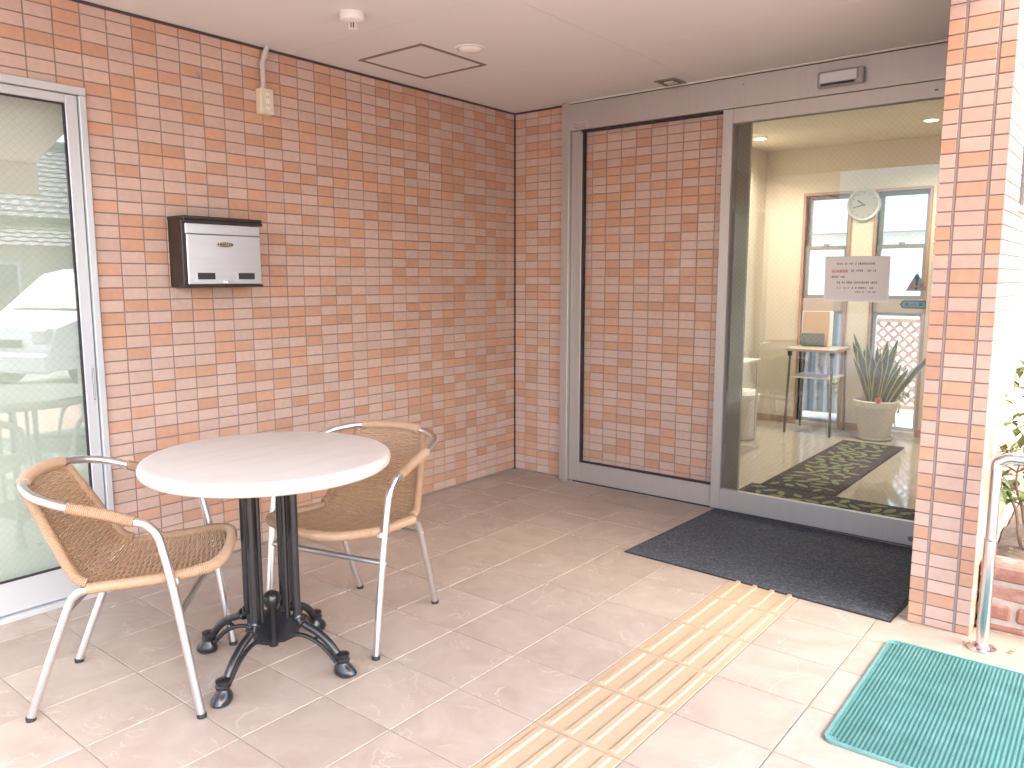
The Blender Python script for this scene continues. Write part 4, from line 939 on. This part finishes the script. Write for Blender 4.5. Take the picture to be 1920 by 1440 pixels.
# ------------------------------------------------------------------ outdoors behind the hall windows
lt = thing('lattice_fence', 'pinkish wooden lattice fence outside the plant window', 'fence', (1.05, 4.25, -.06))
obj('top_rail', MB().cbox(0, 1.4, -.02, .02, .93, .97, .003), FENCEW, lt); obj('bottom_rail', MB().cbox(0, 1.4, -.02, .02, .08, .12, .003), FENCEW, lt)
for x in (.02, 1.38): obj('post', MB().cbox(x - .025, x + .025, -.025, .025, 0, 1.0, .003), FENCEW, lt)
for sgn in (-1, 1):
    k = -.8
    while k < 1.4:
        a = [(k, .12), (k + .81, .93)] if sgn > 0 else [(k + .81, .12), (k, .93)]
        (x0, z0), (x1, z1) = a
        if x0 > x1: (x0, z0), (x1, z1) = (x1, z1), (x0, z0)
        t0 = max(0, (.04 - x0) / (x1 - x0)); t1 = min(1, (1.36 - x0) / (x1 - x0))
        if t1 - t0 > .05:
            p, q = (x0 + (x1 - x0) * t0, z0 + (z1 - z0) * t0), (x0 + (x1 - x0) * t1, z0 + (z1 - z0) * t1); dx, dz = (q[0] - p[0]), (q[1] - p[1]); L_ = math.hypot(dx, dz); nx, nz = -dz / L_ * .014, dx / L_ * .014
            obj('slat', MB().prism([(p[0] + nx, p[1] + nz), (q[0] + nx, q[1] + nz), (q[0] - nx, q[1] - nz), (p[0] - nx, p[1] - nz)], .003 * sgn - .0025, .003 * sgn + .0025, ax='y'), FENCEW, lt)
        k += .098
cf = thing('corrugated_fence', 'grey corrugated metal fence outside the first hall window', 'fence', (-.6, 4.05, -.06))
g = MB(); n = 86; g.add([(1.62 * i / n, .016 * math.sin(i * 1.15), zz) for zz in (0, 1.12) for i in range(n + 1)], [(i, i + 1, n + 2 + i, n + 1 + i) for i in range(n)], 0, True); obj('sheet', g, CORR, cf)
obj('cap_rail', MB().cbox(0, 1.62, -.03, .03, 1.12, 1.16, .003), CORR, cf); obj('post', MB().box(1.58, 1.62, .02, .06, 0, 1.12), CORR, cf)
shrub((1.62, 3.55, -.06), .50, 'low green shrub growing outside the plant window', 3, 44, lsz=.045)
shrub((1.25, 3.72, -.06), .42, 'low green shrub outside between the hall windows', 3, 45, lsz=.045)
hb = thing('neighbour_house', 'white neighbour house with grey roof behind the hall windows', 'house', (-2.0, 12.0, -.1))
obj('wall', MB().box(-5, 7, 0, 5, 0, 2.25), WHITEW, hb)
obj('roof', MB().prism([(-.5, 2.25), (5.5, 2.25), (2.5, 3.3)], -5.4, 7.4, ax='x'), ROOFT, hb)
# ------------------------------------------------------------------ across the drive, seen mirrored in the window
nh = thing('tiled_roof_house', 'neighbouring house with grey tiled roofs facing the porch', 'house', (14.0, 1.0, -.1), 0)
obj('wall', MB().box(0.6, 8, -7, 14, 0, 2.7), M('beige_render', (.52, .46, .38), .85, var=.06, vs=2), nh)
def tiled_slope(x0, z0, x1, z1, y0, y1, nm):
    g = MB(); n = int((y1 - y0) / .26); m_ = int(math.hypot(x1 - x0, z1 - z0) / .28)
    for j in range(m_):
        a, b = j / m_, (j + 1) / m_; xa, za, xb, zb = x0 + (x1 - x0) * a, z0 + (z1 - z0) * a, x0 + (x1 - x0) * b, z0 + (z1 - z0) * b; b0 = len(g.v); cnt = n * 4
        for i in range(cnt + 1):
            y = y0 + (y1 - y0) * i / cnt; hgt = .012 * math.sin(i * math.pi / 2 + .4)
            g.v += [(xa, y, za + hgt + .035), (xb, y, zb + hgt + .012)]
        for i in range(cnt): g.f.append((b0 + 2 * i, b0 + 2 * i + 1, b0 + 2 * i + 3, b0 + 2 * i + 2)); g.m.append(0); g.sm.append(False)
    o = obj(nm, g, ROOFT, nh, fix=False); return o
tiled_slope(-.3, 2.55, 3.6, 4.5, -7.5, 14.5, 'roof_slope'); tiled_slope(-1.8, 1.95, .6, 2.65, -7.2, 3.0, 'lower_roof')
obj('roof_core', MB().prism([(-.25, 2.5), (8, 2.5), (3.7, 4.45)], -7.4, 14.4, ax='y') , ROOFT, nh)
obj('ridge', MB().tube([(3.65, -7.5, 4.55), (3.65, 14.5, 4.55)], .14, 10), ROOFT, nh)
obj('porch_wall', MB().box(-1.4, .6, -6.5, 2.4, 0, 1.95), M('brown_boards', (.36, .30, .23), .8, var=.1, vs=3), nh)
for y in (-4, -1): 
    wv = obj('window', MB().box(-1.44, -1.401, y, y + 1.5, .5, 1.7), ALUW, nh); obj('window_pane', MB().box(-1.446, -1.4405, y + .06, y + 1.44, .56, 1.64), CARG, wv)
car = thing('parked_car', 'white compact car parked across the drive', 'car', (8.25, 1.05, -.10), R(-22))
def car_profile(): return [(-1.72, .28), (-1.74, .55), (-1.62, .80), (-1.05, .95), (-.42, 1.46), (-.1, 1.53), (1.2, 1.52), (1.58, 1.05), (1.68, .95), (1.70, .30)]
def car_side(poly, w0, w1, cut):
    g = MB(); n = len(poly); vs = []
    for x in (-w0, w0):
        for (y, z) in poly: vs.append((x * (1 - .16 * max(0, (z - .9) / .6)), y, z))
    g.add(vs, [tuple(range(n)), tuple(range(n, 2 * n))[::-1]] + [(i, (i + 1) % n, n + (i + 1) % n, n + i) for i in range(n)]); return g
bdy = obj('body', car_side(car_profile(), .78, .74, 1), CARP, car)
for s in (-1, 1):
    w = obj('side_window', MB().prism([(-.62, 1.02), (-.22, 1.40), (.45, 1.44), (.45, 1.02)], s * .757 - .012, s * .757 + .012, ax='x'), CARG, car); obj('side_window', MB().prism([(.52, 1.02), (.52, 1.44), (1.12, 1.42), (1.38, 1.04)], s * .757 - .012, s * .757 + .012, ax='x'), CARG, car)
    for y in (-1.08, 1.05):
        g = MB(); g.lathe([(.18, -.10), (.27, -.10), (.29, -.07), (.29, .07), (.27, .10), (.18, .10)], n=24); g.xf(Matrix.Translation((s * .70, y, .29)) @ Matrix.Rotation(R(90), 4, 'Y')); wh = obj('wheel', g, TYRE, car)
        g = MB(); g.lathe([(.19, -.09), (.19, .095), (.05, .10), (.0, .10)], n=20); g.xf(Matrix.Translation((s * .70, y, .29)) @ Matrix.Rotation(R(90) * s, 4, 'Y')); obj('rim', g, ALUW, wh)
    obj('headlight', MB().cbox(s * .60 - .13, s * .60 + .13, -1.735, -1.60, .60, .80, .03), M('lamp_lens', (.62, .64, .66), .1), car)
    obj('mirror', MB().cbox(s * .88 - .07, s * .88 + .07, -.62, -.54, .98, 1.10, .02), CARP, car)
ws_ = MB(); ws_.add([(-.66, -1.00, 1.005), (.66, -1.00, 1.005), (.58, -.47, 1.44), (-.58, -.47, 1.44)], [(0, 1, 2, 3)]); obj('windscreen', ws_, CARG, car, loc=(0, -.012, .008))
obj('bumper', MB().cbox(-.78, .78, -1.80, -1.68, .25, .50, .04), CARP, car); obj('grille', MB().box(-.35, .35, -1.762, -1.74, .56, .66), BLACK, car)
def tree(loc, label, hgt, seed):
    q = random.Random(seed); t = thing('garden_tree', label, 'tree', loc); tk = MB(); lv = MB()
    tk.tube(spline([(0, 0, 0), (.05, .02, hgt * .3), (-.04, .05, hgt * .6), (.02, 0, hgt * .95)], 5), [.10 * (1 - .85 * i / 15) for i in range(16)], 8)
    for k in range(16):
        z = hgt * q.uniform(.35, .95); a = q.uniform(0, 6.28); L = (1.25 - .8 * z / hgt) * hgt * .32; e = Vector((math.cos(a) * L, math.sin(a) * L, z + L * .45)); tk.tube([(0, 0, z * .92), e * .55 + Vector((0, 0, z * .42)), e], [.03, .018, .006], 5)
        for m_ in range(46):
            p = e * q.uniform(.45, 1.05) + Vector((q.gauss(0, .16), q.gauss(0, .16), q.gauss(z * .08, .16))); leaf(lv, p, Vector((q.uniform(-1, 1), q.uniform(-1, 1), q.uniform(-.5, .6))), Vector((0, 0, 1)), q.uniform(.09, .17), q.uniform(.025, .05))
    obj('trunk', tk, BARK, t); o = obj('crown', lv, LEAFG, t, fix=False); o['kind'] = 'stuff'; return t
tree((12.2, 3.9, -.1), 'leafy garden tree beside the tiled roof house', 4.6, 2)
tree((11.5, 6.6, -.1), 'leafy garden tree further along the drive', 4.0, 3)
